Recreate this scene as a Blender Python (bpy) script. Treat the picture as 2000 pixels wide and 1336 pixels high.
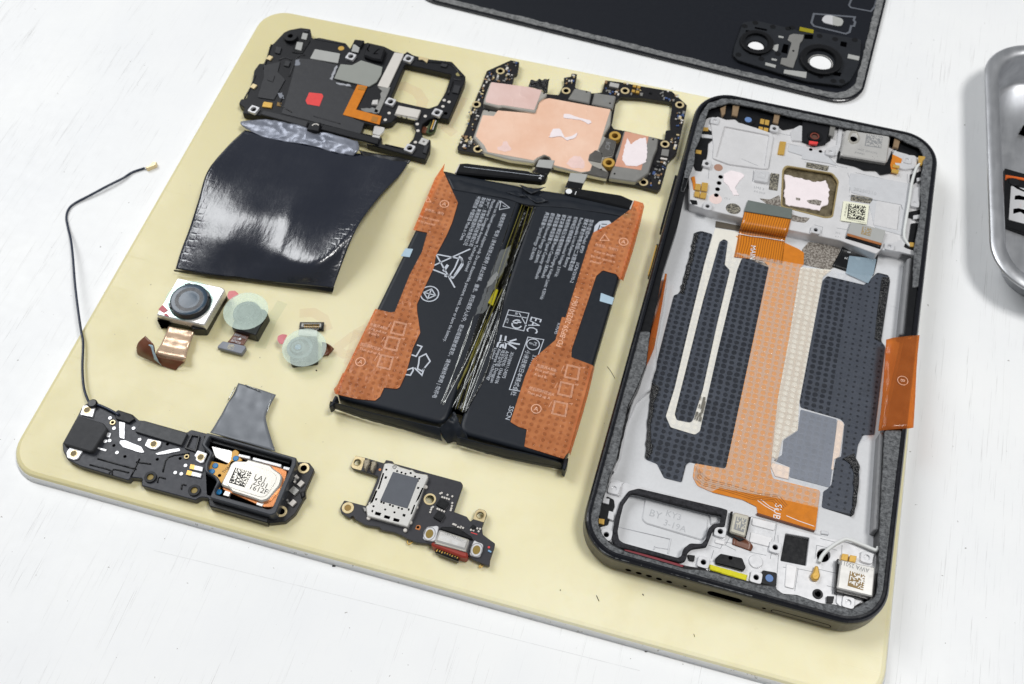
import bpy, math, random
from mathutils import Vector, Matrix
from mathutils.geometry import tessellate_polygon

# ------------------------------------------------------------------ camera, light, exposure
scene = bpy.context.scene
for o in list(bpy.data.objects):
    bpy.data.objects.remove(o, do_unlink=True)
COL = scene.collection
MM = 0.001
IW, IH, FPX = 2000.0, 1336.0, 2094.83
CAMP = Vector((11.2373, -93.8564, 257.0427))            # mm, measured from the phone's own corner
RT = Vector((0.959668, 0.2811326, 0.0013508))
DN = Vector((0.2407287, -0.8192453, -0.520468))
FW = Vector((-0.1452139, 0.4998016, -0.8538801))
cam = bpy.data.cameras.new('camera')
cam.sensor_width = 36.0
cam.lens = 36.0 * FPX / IW
cam.clip_start, cam.clip_end = 0.01, 20.0
cam.dof.use_dof = True
cam.dof.focus_distance = 0.262
cam.dof.aperture_fstop = 36.0
camo = bpy.data.objects.new('camera', cam)
COL.objects.link(camo)
m = Matrix((RT, -DN, -FW)).transposed().to_4x4()
m.translation = CAMP * MM
camo.matrix_world = m
scene.camera = camo

world = bpy.data.worlds.new('World')
scene.world = world
world.use_nodes = True
bg = world.node_tree.nodes['Background']
bg.inputs[0].default_value = (0.93, 0.96, 1.0, 1)
bg.inputs[1].default_value = 0.21

def area(name, loc, aim, sx, sy, power, col):
    l = bpy.data.lights.new(name, 'AREA')
    l.shape = 'RECTANGLE'; l.size = sx * MM; l.size_y = sy * MM
    l.energy = power; l.color = col
    o = bpy.data.objects.new(name, l); COL.objects.link(o)
    o.location = Vector(loc) * MM
    o.rotation_euler = (Vector(aim) - Vector(loc)).to_track_quat('-Z', 'Y').to_euler()
    return o
area('window_light', (-1450, 740, 1680), (-30, 70, 0), 1150, 1150, 29.5, (0.97, 0.985, 1.0))
area('ceiling_light', (620, 120, 1700), (20, 70, 0), 520, 420, 18.0, (1.0, 0.99, 0.97))

scene.view_settings.view_transform = 'Standard'
scene.view_settings.look = 'None'
scene.view_settings.exposure = 0.0
scene.view_settings.gamma = 1.0
scene.view_settings.use_curve_mapping = False

# ------------------------------------------------------------------ measuring helpers
def ray(x, y):
    return RT * ((x - IW / 2) / FPX) + DN * ((y - IH / 2) / FPX) + FW
def P(x, y, z):
    """point of the place at height z (mm over the mat) that was measured at photo position x, y"""
    d = ray(x, y); t = (z - CAMP.z) / d.z
    return CAMP + d * t
def PY(x, y, Y):
    d = ray(x, y); t = (Y - CAMP.y) / d.y
    return CAMP + d * t
def fr(ox, oy, s):
    def f(t):
        out = []
        for q in t.split():
            a = q.split(',')
            out.append(tuple([ox + s * float(a[0]), oy + s * float(a[1])] + [float(v) for v in a[2:]]))
        return out
    return f
A = fr(1280, 160, .3); B = fr(1180, 520, .3443); C_ = fr(1120, 880, .33); D = fr(640, 300, .32); E = fr(640, 600, .32)
F = fr(440, 30, .25); G = fr(320, 220, .277); H = fr(880, 100, .24); I = fr(250, 520, .225); J = fr(110, 740, .26)
K = fr(640, 870, .18717); L = fr(820, 0, .46); N = fr(1130, 960, .20956); O = fr(1500, 1020, .23649)
Q = fr(1700, 240, .34409); S_ = fr(1180, 300, .34433); T_ = fr(100, 280, .389); V = fr(1420, 30, .16); X = fr(0, 0, 1)
U = fr(1900, 80, .2994); W_ = fr(900, 380, .3295)

WL = {}
def link(o, parent=None, loc=(0, 0, 0)):
    COL.objects.link(o)
    loc = Vector(loc)
    if parent is not None:
        o.parent = parent
        o.location = (loc - WL[parent.name]) * MM
    else:
        o.location = loc * MM
    WL[o.name] = loc
    return o
def thing(name, label, cat, loc, group=None):
    o = bpy.data.objects.new(name, None)
    o.empty_display_size = 0.005
    o['label'] = label; o['category'] = cat
    if group: o['group'] = group
    return link(o, None, loc)
def tag(o, label, cat, group=None, kind=None):
    if label: o['label'] = label
    if cat: o['category'] = cat
    if group: o['group'] = group
    if kind: o['kind'] = kind
    return o

def area2(p):
    return sum(p[i - 1][0] * p[i][1] - p[i][0] * p[i - 1][1] for i in range(len(p)))
def ccw(p):
    return p if area2(p) > 0 else p[::-1]
def rnd(p, r, seg=4):
    if r <= 0: return p
    out = []; n = len(p)
    for i in range(n):
        a, b, c = Vector(p[i - 1]), Vector(p[i]), Vector(p[(i + 1) % n])
        u, v = a - b, c - b
        lu, lv = u.length, v.length
        if lu < 1e-6 or lv < 1e-6: continue
        k = min(r, lu * .45, lv * .45)
        p0, p1 = b + u / lu * k, b + v / lv * k
        for j in range(seg + 1):
            t = j / seg
            out.append(tuple(p0 * (1 - t) ** 2 + b * 2 * t * (1 - t) + p1 * t * t))
    return out
def inset(p, d):
    out = []; n = len(p)
    for i in range(n):
        a, b, c = Vector(p[i - 1]), Vector(p[i]), Vector(p[(i + 1) % n])
        u, v = (b - a), (c - b)
        if u.length < 1e-9 or v.length < 1e-9:
            out.append(tuple(b)); continue
        u.normalize(); v.normalize()
        n1, n2 = Vector((-u.y, u.x)), Vector((-v.y, v.x))
        mm = n1 + n2
        k = mm.length_squared
        if k < .4: mm = n1; k = 2
        out.append(tuple(b + mm * (2 * d / k)))
    return out
def jag(p, amp, step, seed=1):
    r = random.Random(seed); out = []
    for i in range(len(p)):
        a, b = Vector(p[i]), Vector(p[(i + 1) % len(p)])
        n = max(1, int((b - a).length / step))
        for j in range(n):
            q = a.lerp(b, j / n)
            out.append((q.x + r.uniform(-amp, amp), q.y + r.uniform(-amp, amp)))
    return out
def mesh_obj(name, verts, faces, mat, parent, org, smooth=False, mats=None, fm=None):
    me = bpy.data.meshes.new(name)
    o0 = Vector(org)
    me.from_pydata([((v[0] - o0.x) * MM, (v[1] - o0.y) * MM, (v[2] - o0.z) * MM) for v in verts], [], faces)
    for mt in (mats or [mat]): me.materials.append(mt)
    if fm: me.polygons.foreach_set('material_index', fm)
    if smooth: me.polygons.foreach_set('use_smooth', [len(p.vertices) <= 4 for p in me.polygons])
    me.update()
    return link(bpy.data.objects.new(name, me), parent, o0)
def pxy(pts, z):
    return [tuple(P(q[0], q[1], z)[:2]) for q in pts]
def solid(name, poly, z0, z1, mat, parent, bev=0.0, holes=(), smooth=False):
    """closed prism from world outlines (mm), optional chamfer round the top"""
    loops = [ccw(poly)] + [ccw(h)[::-1] for h in holes]
    V_, F_ = [], []
    tops, bots = [], []
    for lp in loops:
        n = len(lp)
        b0 = len(V_); V_ += [(x, y, z0) for x, y in lp]
        if bev > 0:
            m0 = len(V_); V_ += [(x, y, z1 - bev) for x, y in lp]
            t0 = len(V_); V_ += [(x, y, z1) for x, y in inset(lp, bev)]
            rings = [b0, m0, t0]
        else:
            t0 = len(V_); V_ += [(x, y, z1) for x, y in lp]
            rings = [b0, t0]
        for r0, r1 in zip(rings, rings[1:]):
            for i in range(n):
                j = (i + 1) % n
                F_.append((r0 + i, r0 + j, r1 + j, r1 + i))
        tops.append([t0 + i for i in range(n)]); bots.append([b0 + i for i in range(n)])
    for idx, flip in ((tops, False), (bots, True)):
        flat = [i for l in idx for i in l]
        tr = tessellate_polygon([[Vector((V_[i][0], V_[i][1], 0)) for i in l] for l in idx])
        for t in tr:
            a, b, c = (flat[k] for k in t)
            pa, pb, pc = V_[a], V_[b], V_[c]
            s = (pb[0] - pa[0]) * (pc[1] - pa[1]) - (pb[1] - pa[1]) * (pc[0] - pa[0])
            if (s < 0) != flip: b, c = c, b
            F_.append((a, b, c))
    xs = [p[0] for p in loops[0]]; ys = [p[1] for p in loops[0]]
    return mesh_obj(name, V_, F_, mat, parent, ((min(xs) + max(xs)) / 2, (min(ys) + max(ys)) / 2, z0), smooth)
def prism(name, pts, z0, z1, mat, parent, bev=0.06, r=0.25, holes=(), jg=None, hr=None):
    p = ccw(pxy(pts, z1))
    if jg: p = jag(p, jg[0], jg[1])
    p = rnd(p, r)
    hs = [rnd(ccw(pxy(h, z1)), r if hr is None else hr) for h in holes]
    return solid(name, p, z0, z1, mat, parent, min(bev, (z1 - z0) * .6), hs)
def circ(c, r, n=24, sy=1.0):
    return [(c[0] + r * math.cos(2 * math.pi * i / n), c[1] + r * sy * math.sin(2 * math.pi * i / n)) for i in range(n)]
def disc(name, px, r, z0, z1, mat, parent, hole=0, bev=0.05, n=24):
    c = P(px[0], px[1], z1)
    return solid(name, circ(c, r, n), z0, z1, mat, parent, min(bev, (z1 - z0) * .6), [circ(c, hole, n)] if hole else [])
def boxm(name, c, w, h, z0, z1, mat, parent, ang=0, bev=.04):
    ca, sa = math.cos(ang), math.sin(ang)
    p = [(c[0] + ca * x - sa * y, c[1] + sa * x + ca * y) for x, y in ((-w / 2, -h / 2), (w / 2, -h / 2), (w / 2, h / 2), (-w / 2, h / 2))]
    return solid(name, p, z0, z1, mat, parent, bev)
def cat(pts, n):
    pts = [Vector(p) for p in pts]
    q = [pts[0] * 2 - pts[1]] + pts + [pts[-1] * 2 - pts[-2]]
    out = []
    for i in range(1, len(q) - 2):
        a, b, c, d = q[i - 1], q[i], q[i + 1], q[i + 2]
        for j in range(n):
            t = j / n
            out.append(.5 * (2 * b + (c - a) * t + (2 * a - 5 * b + 4 * c - d) * t * t + (3 * b - a - 3 * c + d) * t ** 3))
    out.append(pts[-1])
    return out
def wire(name, pts, r, mat, parent, n=8, sides=10, pixel=True):
    path = cat([P(*p) for p in pts] if pixel else pts, n)
    V_, F_ = [], []
    for i, p in enumerate(path):
        t = (path[min(i + 1, len(path) - 1)] - path[max(i - 1, 0)]).normalized()
        u = t.cross(Vector((0, 0, 1)))
        u = u.normalized() if u.length > 1e-4 else Vector((1, 0, 0))
        w = u.cross(t)
        for k in range(sides):
            a = 2 * math.pi * k / sides
            V_.append(p + (u * math.cos(a) + w * math.sin(a)) * r)
    for i in range(len(path) - 1):
        for k in range(sides):
            F_.append((i * sides + k, i * sides + (k + 1) % sides, (i + 1) * sides + (k + 1) % sides, (i + 1) * sides + k))
    F_.append(tuple(range(sides))[::-1]); F_.append(tuple(range(len(V_) - sides, len(V_))))
    return mesh_obj(name, V_, F_, mat, parent, path[0], True)
def sheet(name, rows, mat, parent, nu=6, nv=6, thick=.08, wr=0.0, ws=.2, seed=0, pixel=True, fn=None):
    """curved thin sheet through rows of measured points, given real thickness"""
    from mathutils import noise
    R = [[P(*p) for p in r] for r in rows] if pixel else [[Vector(p) for p in r] for r in rows]
    R = [cat(r, nu) if len(r) > 1 else r for r in R]
    cols = [cat([r[i] for r in R], nv) for i in range(len(R[0]))]
    nc, nr = len(cols), len(cols[0])
    grid = [[cols[i][j].copy() for i in range(nc)] for j in range(nr)]
    for j in range(nr):
        for i in range(nc):
            q = grid[j][i]
            if wr: q.z += wr * noise.noise(Vector((q.x * ws, q.y * ws, seed)))
            if fn: fn(q, i / (nc - 1), j / (nr - 1))
    V_ = [grid[j][i] for j in range(nr) for i in range(nc)]
    nrm = []
    for j in range(nr):
        for i in range(nc):
            du = grid[j][min(i + 1, nc - 1)] - grid[j][max(i - 1, 0)]
            dv = grid[min(j + 1, nr - 1)][i] - grid[max(j - 1, 0)][i]
            k = du.cross(dv)
            k = k.normalized() if k.length > 1e-9 else Vector((0, 0, 1))
            nrm.append(k if k.z > 0 else -k)
    n0 = len(V_)
    V_ = V_ + [v - k * thick for v, k in zip(V_, nrm)]
    F_ = []
    up = (grid[0][1] - grid[0][0]).cross(grid[1][0] - grid[0][0]).z > 0
    for j in range(nr - 1):
        for i in range(nc - 1):
            f = (j * nc + i, j * nc + i + 1, (j + 1) * nc + i + 1, (j + 1) * nc + i)
            if not up: f = f[::-1]
            F_.append(f); F_.append(tuple(v + n0 for v in f[::-1]))
    bd = [(0, i) for i in range(nc)] + [(j, nc - 1) for j in range(1, nr)] + [(nr - 1, i) for i in range(nc - 2, -1, -1)] + [(j, 0) for j in range(nr - 2, 0, -1)]
    bi = [j * nc + i for j, i in bd]
    for a, b in zip(bi, bi[1:] + bi[:1]):
        f = (a, a + n0, b + n0, b)
        F_.append(f if up else f[::-1])
    return mesh_obj(name, V_, F_, mat, parent, V_[nc // 2], True)

def text(name, s, px, dirv, h, z, mat, parent, align='L', xs=1.0, pixel=True, th=.012):
    cu = bpy.data.curves.new('t', 'FONT')
    cu.body = s; cu.size = h * 1.38
    cu.align_x = {'L': 'LEFT', 'C': 'CENTER'}[align]
    cu.resolution_u = 2
    ob = bpy.data.objects.new('t', cu)
    me = bpy.data.meshes.new_from_object(ob)
    bpy.data.objects.remove(ob); bpy.data.curves.remove(cu)
    d = Vector((dirv[0], dirv[1], 0)).normalized(); u = Vector((-d.y, d.x, 0))
    org = P(px[0], px[1], z) if pixel else Vector((px[0], px[1], z))
    for v in me.vertices:
        x, y = v.co.x * xs, v.co.y
        v.co = (d * x + u * y) * MM
    me.materials.clear(); me.materials.append(mat); me.name = name
    return link(bpy.data.objects.new(name, me), parent, org)
def strokes(name, lines, w, z, mat, parent, pixel=True, th=.02):
    """printed line art: thin flat ribbons in one part"""
    V_, F_ = [], []
    for ln in lines:
        closed = ln[0] == 'c'
        pts = ln[1:] if closed else ln
        p = [Vector((q[0], q[1])) for q in (pxy(pts, z) if pixel else pts)]
        n = len(p)
        b = len(V_)
        for i in range(n):
            a = p[i - 1] if (i or closed) else p[i]
            c = p[(i + 1) % n] if (i < n - 1 or closed) else p[i]
            d1 = (p[i] - a); d2 = (c - p[i])
            d = (d1.normalized() if d1.length else Vector((0, 0))) + (d2.normalized() if d2.length else Vector((0, 0)))
            d = d.normalized() if d.length > 1e-6 else Vector((1, 0))
            k = Vector((-d.y, d.x)) * w / 2
            if d1.length and d2.length:
                k = k / max(.5, abs(d.dot(d1.normalized())))
            V_ += [(p[i].x + k.x, p[i].y + k.y, z), (p[i].x - k.x, p[i].y - k.y, z)]
        for i in range(n if closed else n - 1):
            j = (i + 1) % n
            F_.append((b + 2 * i, b + 2 * i + 1, b + 2 * j + 1, b + 2 * j))
    return mesh_obj(name, V_, F_, mat, parent, V_[0])
def matrix_code(name, quad, n, z, mat, parent, seed, border=True):
    r = random.Random(seed)
    q = [P(a[0], a[1], z) for a in quad]
    V_, F_ = [], []
    for j in range(n):
        for i in range(n):
            on = r.random() < .5
            if border:
                if i == 0 or j == n - 1: on = True
                elif j == 0: on = i % 2 == 0
                elif i == n - 1: on = j % 2 == 1
            if not on: continue
            b = len(V_)
            for (u, v) in ((i, j), (i + 1, j), (i + 1, j + 1), (i, j + 1)):
                u /= n; v /= n
                V_.append((q[0] * (1 - u) + q[1] * u) * (1 - v) + (q[3] * (1 - u) + q[2] * u) * v)
            F_.append((b + 3, b + 2, b + 1, b))
    return mesh_obj(name, V_, F_, mat, parent, q[0])

# ------------------------------------------------------------------ materials
def lin(c):
    return tuple((v / 255 / 12.92 if v / 255 <= .04045 else ((v / 255 + .055) / 1.055) ** 2.4) for v in c)
class NT:
    def __init__(s, name):
        s.m = bpy.data.materials.new(name); s.m.use_nodes = True
        s.t = s.m.node_tree; s.n = s.t.nodes; s.l = s.t.links
        s.b = s.n['Principled BSDF']; s.out = s.n['Material Output']
        s._c = None
    def co(s):
        if s._c is None:
            g = s.n.new('ShaderNodeNewGeometry'); v = s.n.new('ShaderNodeVectorMath'); v.operation = 'SCALE'
            v.inputs['Scale'].default_value = 1000; s.l.new(g.outputs['Position'], v.inputs[0]); s._c = v.outputs[0]
        return s._c
    def mapped(s, sc, loc=(0, 0, 0)):
        n = s.n.new('ShaderNodeMapping'); n.inputs['Scale'].default_value = sc; n.inputs['Location'].default_value = loc
        s.l.new(s.co(), n.inputs[0]); return n.outputs[0]
    def noise(s, scale, detail=4, rough=.6, vec=None):
        n = s.n.new('ShaderNodeTexNoise'); n.inputs['Scale'].default_value = scale
        n.inputs['Detail'].default_value = detail; n.inputs['Roughness'].default_value = rough
        s.l.new(vec if vec is not None else s.co(), n.inputs['Vector']); return n.outputs['Fac']
    def ramp(s, fac, stops):
        n = s.n.new('ShaderNodeValToRGB'); e = n.color_ramp.elements
        while len(e) < len(stops): e.new(.5)
        for k, (p, c) in zip(e, stops):
            k.position = p; k.color = (c, c, c, 1) if isinstance(c, (int, float)) else (*c, 1)
        s.l.new(fac, n.inputs[0]); return n.outputs[0]
    def math(s, op, a, b=0.0, c=None, clamp=False):
        n = s.n.new('ShaderNodeMath'); n.operation = op; n.use_clamp = clamp
        for k, v in enumerate((a, b) if c is None else (a, b, c)):
            if isinstance(v, (int, float)): n.inputs[k].default_value = v
            else: s.l.new(v, n.inputs[k])
        return n.outputs[0]
    def mix(s, fac, a, b):
        n = s.n.new('ShaderNodeMix'); n.data_type = 'RGBA'
        for k, v in ((0, fac), (6, a), (7, b)):
            if isinstance(v, (int, float)): n.inputs[k].default_value = v
            elif isinstance(v, tuple): n.inputs[k].default_value = (*v, 1)
            else: s.l.new(v, n.inputs[k])
        return n.outputs[2]
    def bump(s, h, strength, dist):
        n = s.n.new('ShaderNodeBump'); n.inputs['Strength'].default_value = strength; n.inputs['Distance'].default_value = dist * MM
        s.l.new(h, n.inputs['Height']); return n.outputs[0]
    def set(s, **k):
        for a, v in k.items():
            i = s.b.inputs[a.replace('_', ' ')]
            if isinstance(v, (int, float)): i.default_value = v
            elif isinstance(v, tuple): i.default_value = (*v, 1)
            else: s.l.new(v, i)
    def xyz(s):
        n = s.n.new('ShaderNodeSeparateXYZ'); s.l.new(s.co(), n.inputs[0]); return n.outputs
MT = {}
def mk(name, rgb, rough=.5, metal=0.0, var=.12, vs=.35, bump=.0, bs=3.0, bd=.05, spec=.5, coat=0.0, rv=.12, k=.92):
    t = NT(name); c = tuple(v * k for v in lin(rgb))
    f = t.noise(vs, 5)
    fine = t.noise(vs * 9, 3)
    f = t.math('MULTIPLY_ADD', fine, .4, t.math('MULTIPLY', f, .6))
    a = tuple(v * (1 - var) for v in c); b = tuple(min(1, v * (1 + var)) for v in c)
    t.set(Base_Color=t.mix(t.ramp(f, [(.3, 0.0), (.7, 1.0)]), a, b), Metallic=metal, Specular_IOR_Level=spec, Coat_Weight=coat)
    t.set(Roughness=t.math('MULTIPLY_ADD', t.noise(vs * 2.3, 4), rv * 2, max(.02, rough - rv)))
    if bump: t.set(Normal=t.bump(t.noise(bs, 4), bump, bd))
    MT[name] = t.m
    return t.m
def see_through(name, rgb, opac, rough=.25, trans=(1, 1, 1), dots=None, var=.15, spec=.5, wrk=.5):
    """thin plastic film: part of the light goes straight through (tinted), the rest scatters"""
    t = NT(name); c = tuple(v * .92 for v in lin(rgb))
    tr = t.n.new('ShaderNodeBsdfTransparent'); tr.inputs[0].default_value = (*trans, 1)
    mx = t.n.new('ShaderNodeMixShader')
    f = t.ramp(t.noise(.25, 4), [(.3, 1 - var), (.7, 1 + var)])
    t.set(Base_Color=c, Roughness=rough, Specular_IOR_Level=spec)
    op = t.math('MULTIPLY', f, opac)
    if dots:
        px, py, r0, r1, amt, x0 = dots
        o = t.xyz()
        jx = t.math('MULTIPLY_ADD', t.noise(.16, 3), .9, o[0]); jy = t.math('MULTIPLY_ADD', t.noise(.19, 3), .9, o[1])
        gx = t.math('SUBTRACT', t.math('FRACT', t.math('DIVIDE', jx, px)), .5)
        gy = t.math('SUBTRACT', t.math('FRACT', t.math('DIVIDE', jy, py)), .5)
        d = t.math('SQRT', t.math('ADD', t.math('POWER', t.math('MULTIPLY', gx, px), 2.0), t.math('POWER', t.math('MULTIPLY', gy, py), 2.0)))
        rad = t.math('ADD', t.math('MULTIPLY', t.math('GREATER_THAN', o[0], x0), r1 - r0), r0)
        rad = t.math('MULTIPLY', rad, t.math('MULTIPLY_ADD', t.noise(.22, 3), .9, .55))
        mask = t.math('MULTIPLY', t.math('SUBTRACT', rad, d), 9.0, clamp=True)
        op = t.math('MULTIPLY', op, t.math('SUBTRACT', 1.0, t.math('MULTIPLY', mask, amt)))
        wn = t.noise(.3, 4, .6)
        t.set(Normal=t.bump(t.math('ADD', mask, t.math('MULTIPLY', wn, wrk)), .35, .12 if wrk < 1 else .4))
    else:
        t.set(Normal=t.bump(t.noise(.8, 3), .25, .15))
    t.l.new(op, mx.inputs[0]); t.l.new(tr.outputs[0], mx.inputs[1]); t.l.new(t.b.outputs[0], mx.inputs[2])
    t.l.new(mx.outputs[0], t.out.inputs[0])
    MT[name] = t.m
    return t.m

# white painted wood with fine open grain
t = NT('white_painted_wood')
g1 = t.noise(1.0, 3, .55, t.mapped((4.2, .055, 1)))
g2 = t.noise(1.0, 2, .5, t.mapped((1.1, .05, 1), (40, 9, 0)))
msk = t.ramp(t.noise(.035, 4), [(.46, 0.0), (.62, 1.0)])
ln = t.math('MULTIPLY', t.ramp(g1, [(.33, 1.0), (.40, 0.0)]), t.ramp(g2, [(.45, 0.0), (.58, 1.0)]))
ln = t.math('MULTIPLY', ln, t.math('MULTIPLY_ADD', msk, .75, .2))
spk = t.math('MULTIPLY', t.ramp(t.noise(.55, 2), [(.235, 1.0), (.25, 0.0)]), .8)
dark = t.math('MAXIMUM', t.math('MULTIPLY', ln, .5), spk)
base = t.mix(t.ramp(t.noise(.02, 5), [(.3, 0.0), (.7, 1.0)]), (.80, .81, .82), (.86, .865, .86))
t.set(Base_Color=t.mix(dark, base, (.33, .32, .30)), Roughness=t.math('MULTIPLY_ADD', t.noise(.3, 4), .25, .38))
wav = t.noise(1.0, 3, .5, t.mapped((.5, .02, 1), (3, 3, 0)))
hgt = t.math('SUBTRACT', t.math('MULTIPLY', wav, .6), ln)
t.set(Normal=t.bump(hgt, .35, .12))
WOOD = t.m
# translucent yellowish mat
t = NT('yellow_mat_plastic')
f = t.noise(.009, 5); f2 = t.noise(.09, 4)
c = t.mix(t.ramp(f, [(.3, 0.0), (.7, 1.0)]), (.785, .715, .42), (.895, .845, .62))
c = t.mix(t.math('MULTIPLY', t.ramp(f2, [(.5, 0.0), (.75, 1.0)]), .3), c, (.74, .65, .36))
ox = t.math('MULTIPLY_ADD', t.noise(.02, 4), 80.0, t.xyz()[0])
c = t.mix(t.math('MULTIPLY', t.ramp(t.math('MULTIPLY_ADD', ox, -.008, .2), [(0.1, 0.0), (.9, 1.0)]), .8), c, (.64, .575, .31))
sp = t.ramp(t.noise(.45, 2), [(.225, 1.0), (.24, 0.0)])
c = t.mix(t.math('MULTIPLY', sp, .7), c, (.16, .13, .08))
scr = t.ramp(t.noise(1.0, 2, .5, t.mapped((.05, 1.4, 1))), [(.28, 1.0), (.33, 0.0)])
t.set(Base_Color=c, Roughness=t.math('ADD', t.math('MULTIPLY_ADD', t.noise(.05, 6, .7), .5, .10), t.math('MULTIPLY', scr, .12)), Specular_IOR_Level=.45,
      Subsurface_Weight=.3, Subsurface_Scale=.003)
t.b.inputs['Subsurface Radius'].default_value = (1.0, .85, .4)
t.set(Normal=t.bump(t.math('ADD', t.noise(.35, 4), t.math('MULTIPLY', scr, -.7)), .10, .25))
MAT_Y = t.m
t = NT('cut_mat_edge')
dn = t.noise(.5, 5, .7); st = t.noise(1.0, 4, .6, t.mapped((.12, .12, 1.5)))
c = t.mix(t.ramp(st, [(.3, 0.0), (.7, 1.0)]), (.88, .86, .78), (.94, .93, .88))
c = t.mix(t.math('MULTIPLY', t.ramp(dn, [(.62, 0.0), (.68, 1.0)]), .7), c, (.24, .21, .16))
t.set(Base_Color=c, Roughness=.4, Subsurface_Weight=.9, Subsurface_Scale=.006, Normal=t.bump(dn, .2, .12))
t.b.inputs['Subsurface Radius'].default_value = (1.0, .95, .85)
MATE = t.m

def creased(name, ca, cb, metal, rough):
    t = NT(name)
    w = t.noise(.05, 3, .5)
    n = t.noise(.075, 3, .45); n2 = t.noise(.17, 2, .4)
    rd = t.math('POWER', t.math('SUBTRACT', 1.0, t.math('ABSOLUTE', t.math('MULTIPLY_ADD', n, 4.0, -2.0)), clamp=True), 3.0)
    rd2 = t.math('POWER', t.math('SUBTRACT', 1.0, t.math('ABSOLUTE', t.math('MULTIPLY_ADD', n2, 4.0, -2.1)), clamp=True), 4.0)
    h = t.math('ADD', t.math('MULTIPLY', rd, .9), t.math('ADD', t.math('MULTIPLY', rd2, .35), t.math('MULTIPLY', w, 1.5)))
    t.set(Base_Color=t.mix(t.ramp(t.noise(.1, 5), [(.3, 0.0), (.7, 1.0)]), lin(ca), lin(cb)), Metallic=metal, Roughness=rough, Normal=t.bump(h, .28, .45))
    return t.m
# adhesive foam: torn, fibrous grey
def foam(name, lo, hi, bumpd=.35):
    t = NT(name)
    n1 = t.noise(.8, 6, .75); n2 = t.noise(3.0, 4, .7, t.mapped((.5, 1, 1)))
    h = t.math('MULTIPLY_ADD', n1, .6, t.math('MULTIPLY', n2, .4))
    t.set(Base_Color=t.mix(t.ramp(h, [(.36, 0.0), (.62, 1.0)]), lin(lo), lin(hi)), Roughness=.85, Specular_IOR_Level=.25)
    t.set(Normal=t.bump(h, .9, bumpd))
    return t.m
FOAM = foam('grey_foam', (32, 34, 37), (126, 128, 130))
FOAML = foam('pale_foam', (62, 64, 66), (142, 143, 143), .25)
GASK = foam('black_foam', (16, 16, 18), (58, 58, 62), .15)
# speckled black and gold
def speck(name, a, b, s, th=(.46, .56), rough=.45, metal=0.0):
    t = NT(name); n = t.noise(s, 4, .7)
    t.set(Base_Color=t.mix(t.ramp(n, [(th[0], 0.0), (th[1], 1.0)]), lin(a), lin(b)), Roughness=rough, Metallic=metal)
    t.set(Normal=t.bump(n, .4, .08)); return t.m
SPECK = speck('speckled_film', (34, 34, 34), (160, 154, 138), 3.0)
GRAPH = speck('bare_graphite', (96, 88, 80), (158, 152, 144), 1.8)

BLK = mk('black_plastic', (22, 23, 27), .45, spec=.3, bump=.12, bs=6, bd=.03)
BLK2 = mk('black_satin_plastic', (15, 16, 19), .32, spec=.4)
RIM = mk('black_anodised_rim', (8, 10, 19), .24, coat=.2)
SIDE = mk('brown_black_anodised_side', (74, 70, 62), .36, metal=.35, bump=.05, bs=14, bd=.01)
HOLE = mk('dark_hole', (3, 3, 4), .8, spec=0.0)
DGR = mk('charcoal_sheet', (34, 35, 39), .55)
PCB = mk('black_solder_mask', (20, 19, 22), .38, var=.25, vs=.6, bump=.10, bs=5, bd=.03)
PCB2 = mk('charcoal_solder_mask', (40, 40, 46), .42, var=.15, vs=.5, bump=.08, bs=6, bd=.02)
ALLOY = mk('cast_alloy', (232, 231, 232), .36, metal=.28, var=.06, vs=.22, bump=.06, bs=7, bd=.02)
ALLOYD = mk('satin_alloy', (208, 209, 212), .42, metal=.1, var=.07)
WHT = mk('white_alloy', (228, 228, 230), .32, var=.05, metal=.32)
PALE = mk('pale_floor', (212, 213, 215), .45, var=.06, vs=.12, bump=.05, bs=.8, bd=.1)
STEEL = mk('bright_steel', (232, 230, 226), .3, metal=.55, var=.04, vs=.15)
STEELD = mk('dull_steel', (160, 159, 155), .36, metal=.5, var=.06, vs=.2)
NICK = mk('nickel_shield', (212, 208, 198), .32, metal=.6, var=.04, vs=.2)
GOLD = mk('gold_plating', (226, 182, 92), .3, metal=.4, var=.12, vs=.8)
GOLDP = mk('pale_gold', (236, 216, 168), .3, metal=.35, var=.1)
BRASS = mk('brass', (190, 170, 122), .3, metal=.45)
COPP = creased('copper_foil', (242, 196, 168), (250, 212, 188), .15, .3)
COPPB = mk('bright_copper', (214, 140, 88), .3, metal=.6)
PINKP = mk('thermal_paste', (244, 233, 235), .55, var=.05, bump=.5, bs=1.0, bd=.25)
KAPT = mk('orange_flex', (214, 128, 36), .2, var=.16, vs=.5, coat=.3)
KAPTB = mk('brown_flex', (112, 66, 44), .35)
BEIGE = mk('beige_ribbon', (234, 230, 219), .42, var=.06)
NAVY = mk('dark_graphite_sheet', (28, 32, 40), .32, bump=.25, bs=.2, bd=.5)
CRINK = mk('crinkled_black_foil', (14, 15, 18), .18, bump=.9, bs=.9, bd=.7)
GREYF = mk('grey_foil_face', (124, 128, 137), .45, metal=.1)
PEACH = mk('peach_patch', (240, 218, 200), .5)
STICK = mk('cream_sticker', (238, 238, 214), .55, var=.03)
WHITE = mk('white_print', (236, 238, 240), .5, var=.03)
PRINT = mk('grey_white_print', (196, 202, 212), .5, var=.05)
DPRINT = mk('dark_print', (22, 20, 18), .5)
GPRINT = mk('grey_engraving', (142, 143, 144), .5)
TPRINT = mk('pale_pink_print', (240, 188, 160), .5)
YELL = mk('yellow_foam', (222, 214, 20), .7, var=.14, vs=1.0, bump=.8, bs=1.6, bd=.2)
RED = mk('red_sticker', (226, 62, 60), .5)
REDG = mk('dark_red_gasket', (150, 48, 34), .5)
REDS = mk('maroon_mesh', (128, 38, 48), .6)
BLUE = mk('blue_solder_mask_dot', (18, 120, 180), .35)
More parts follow.
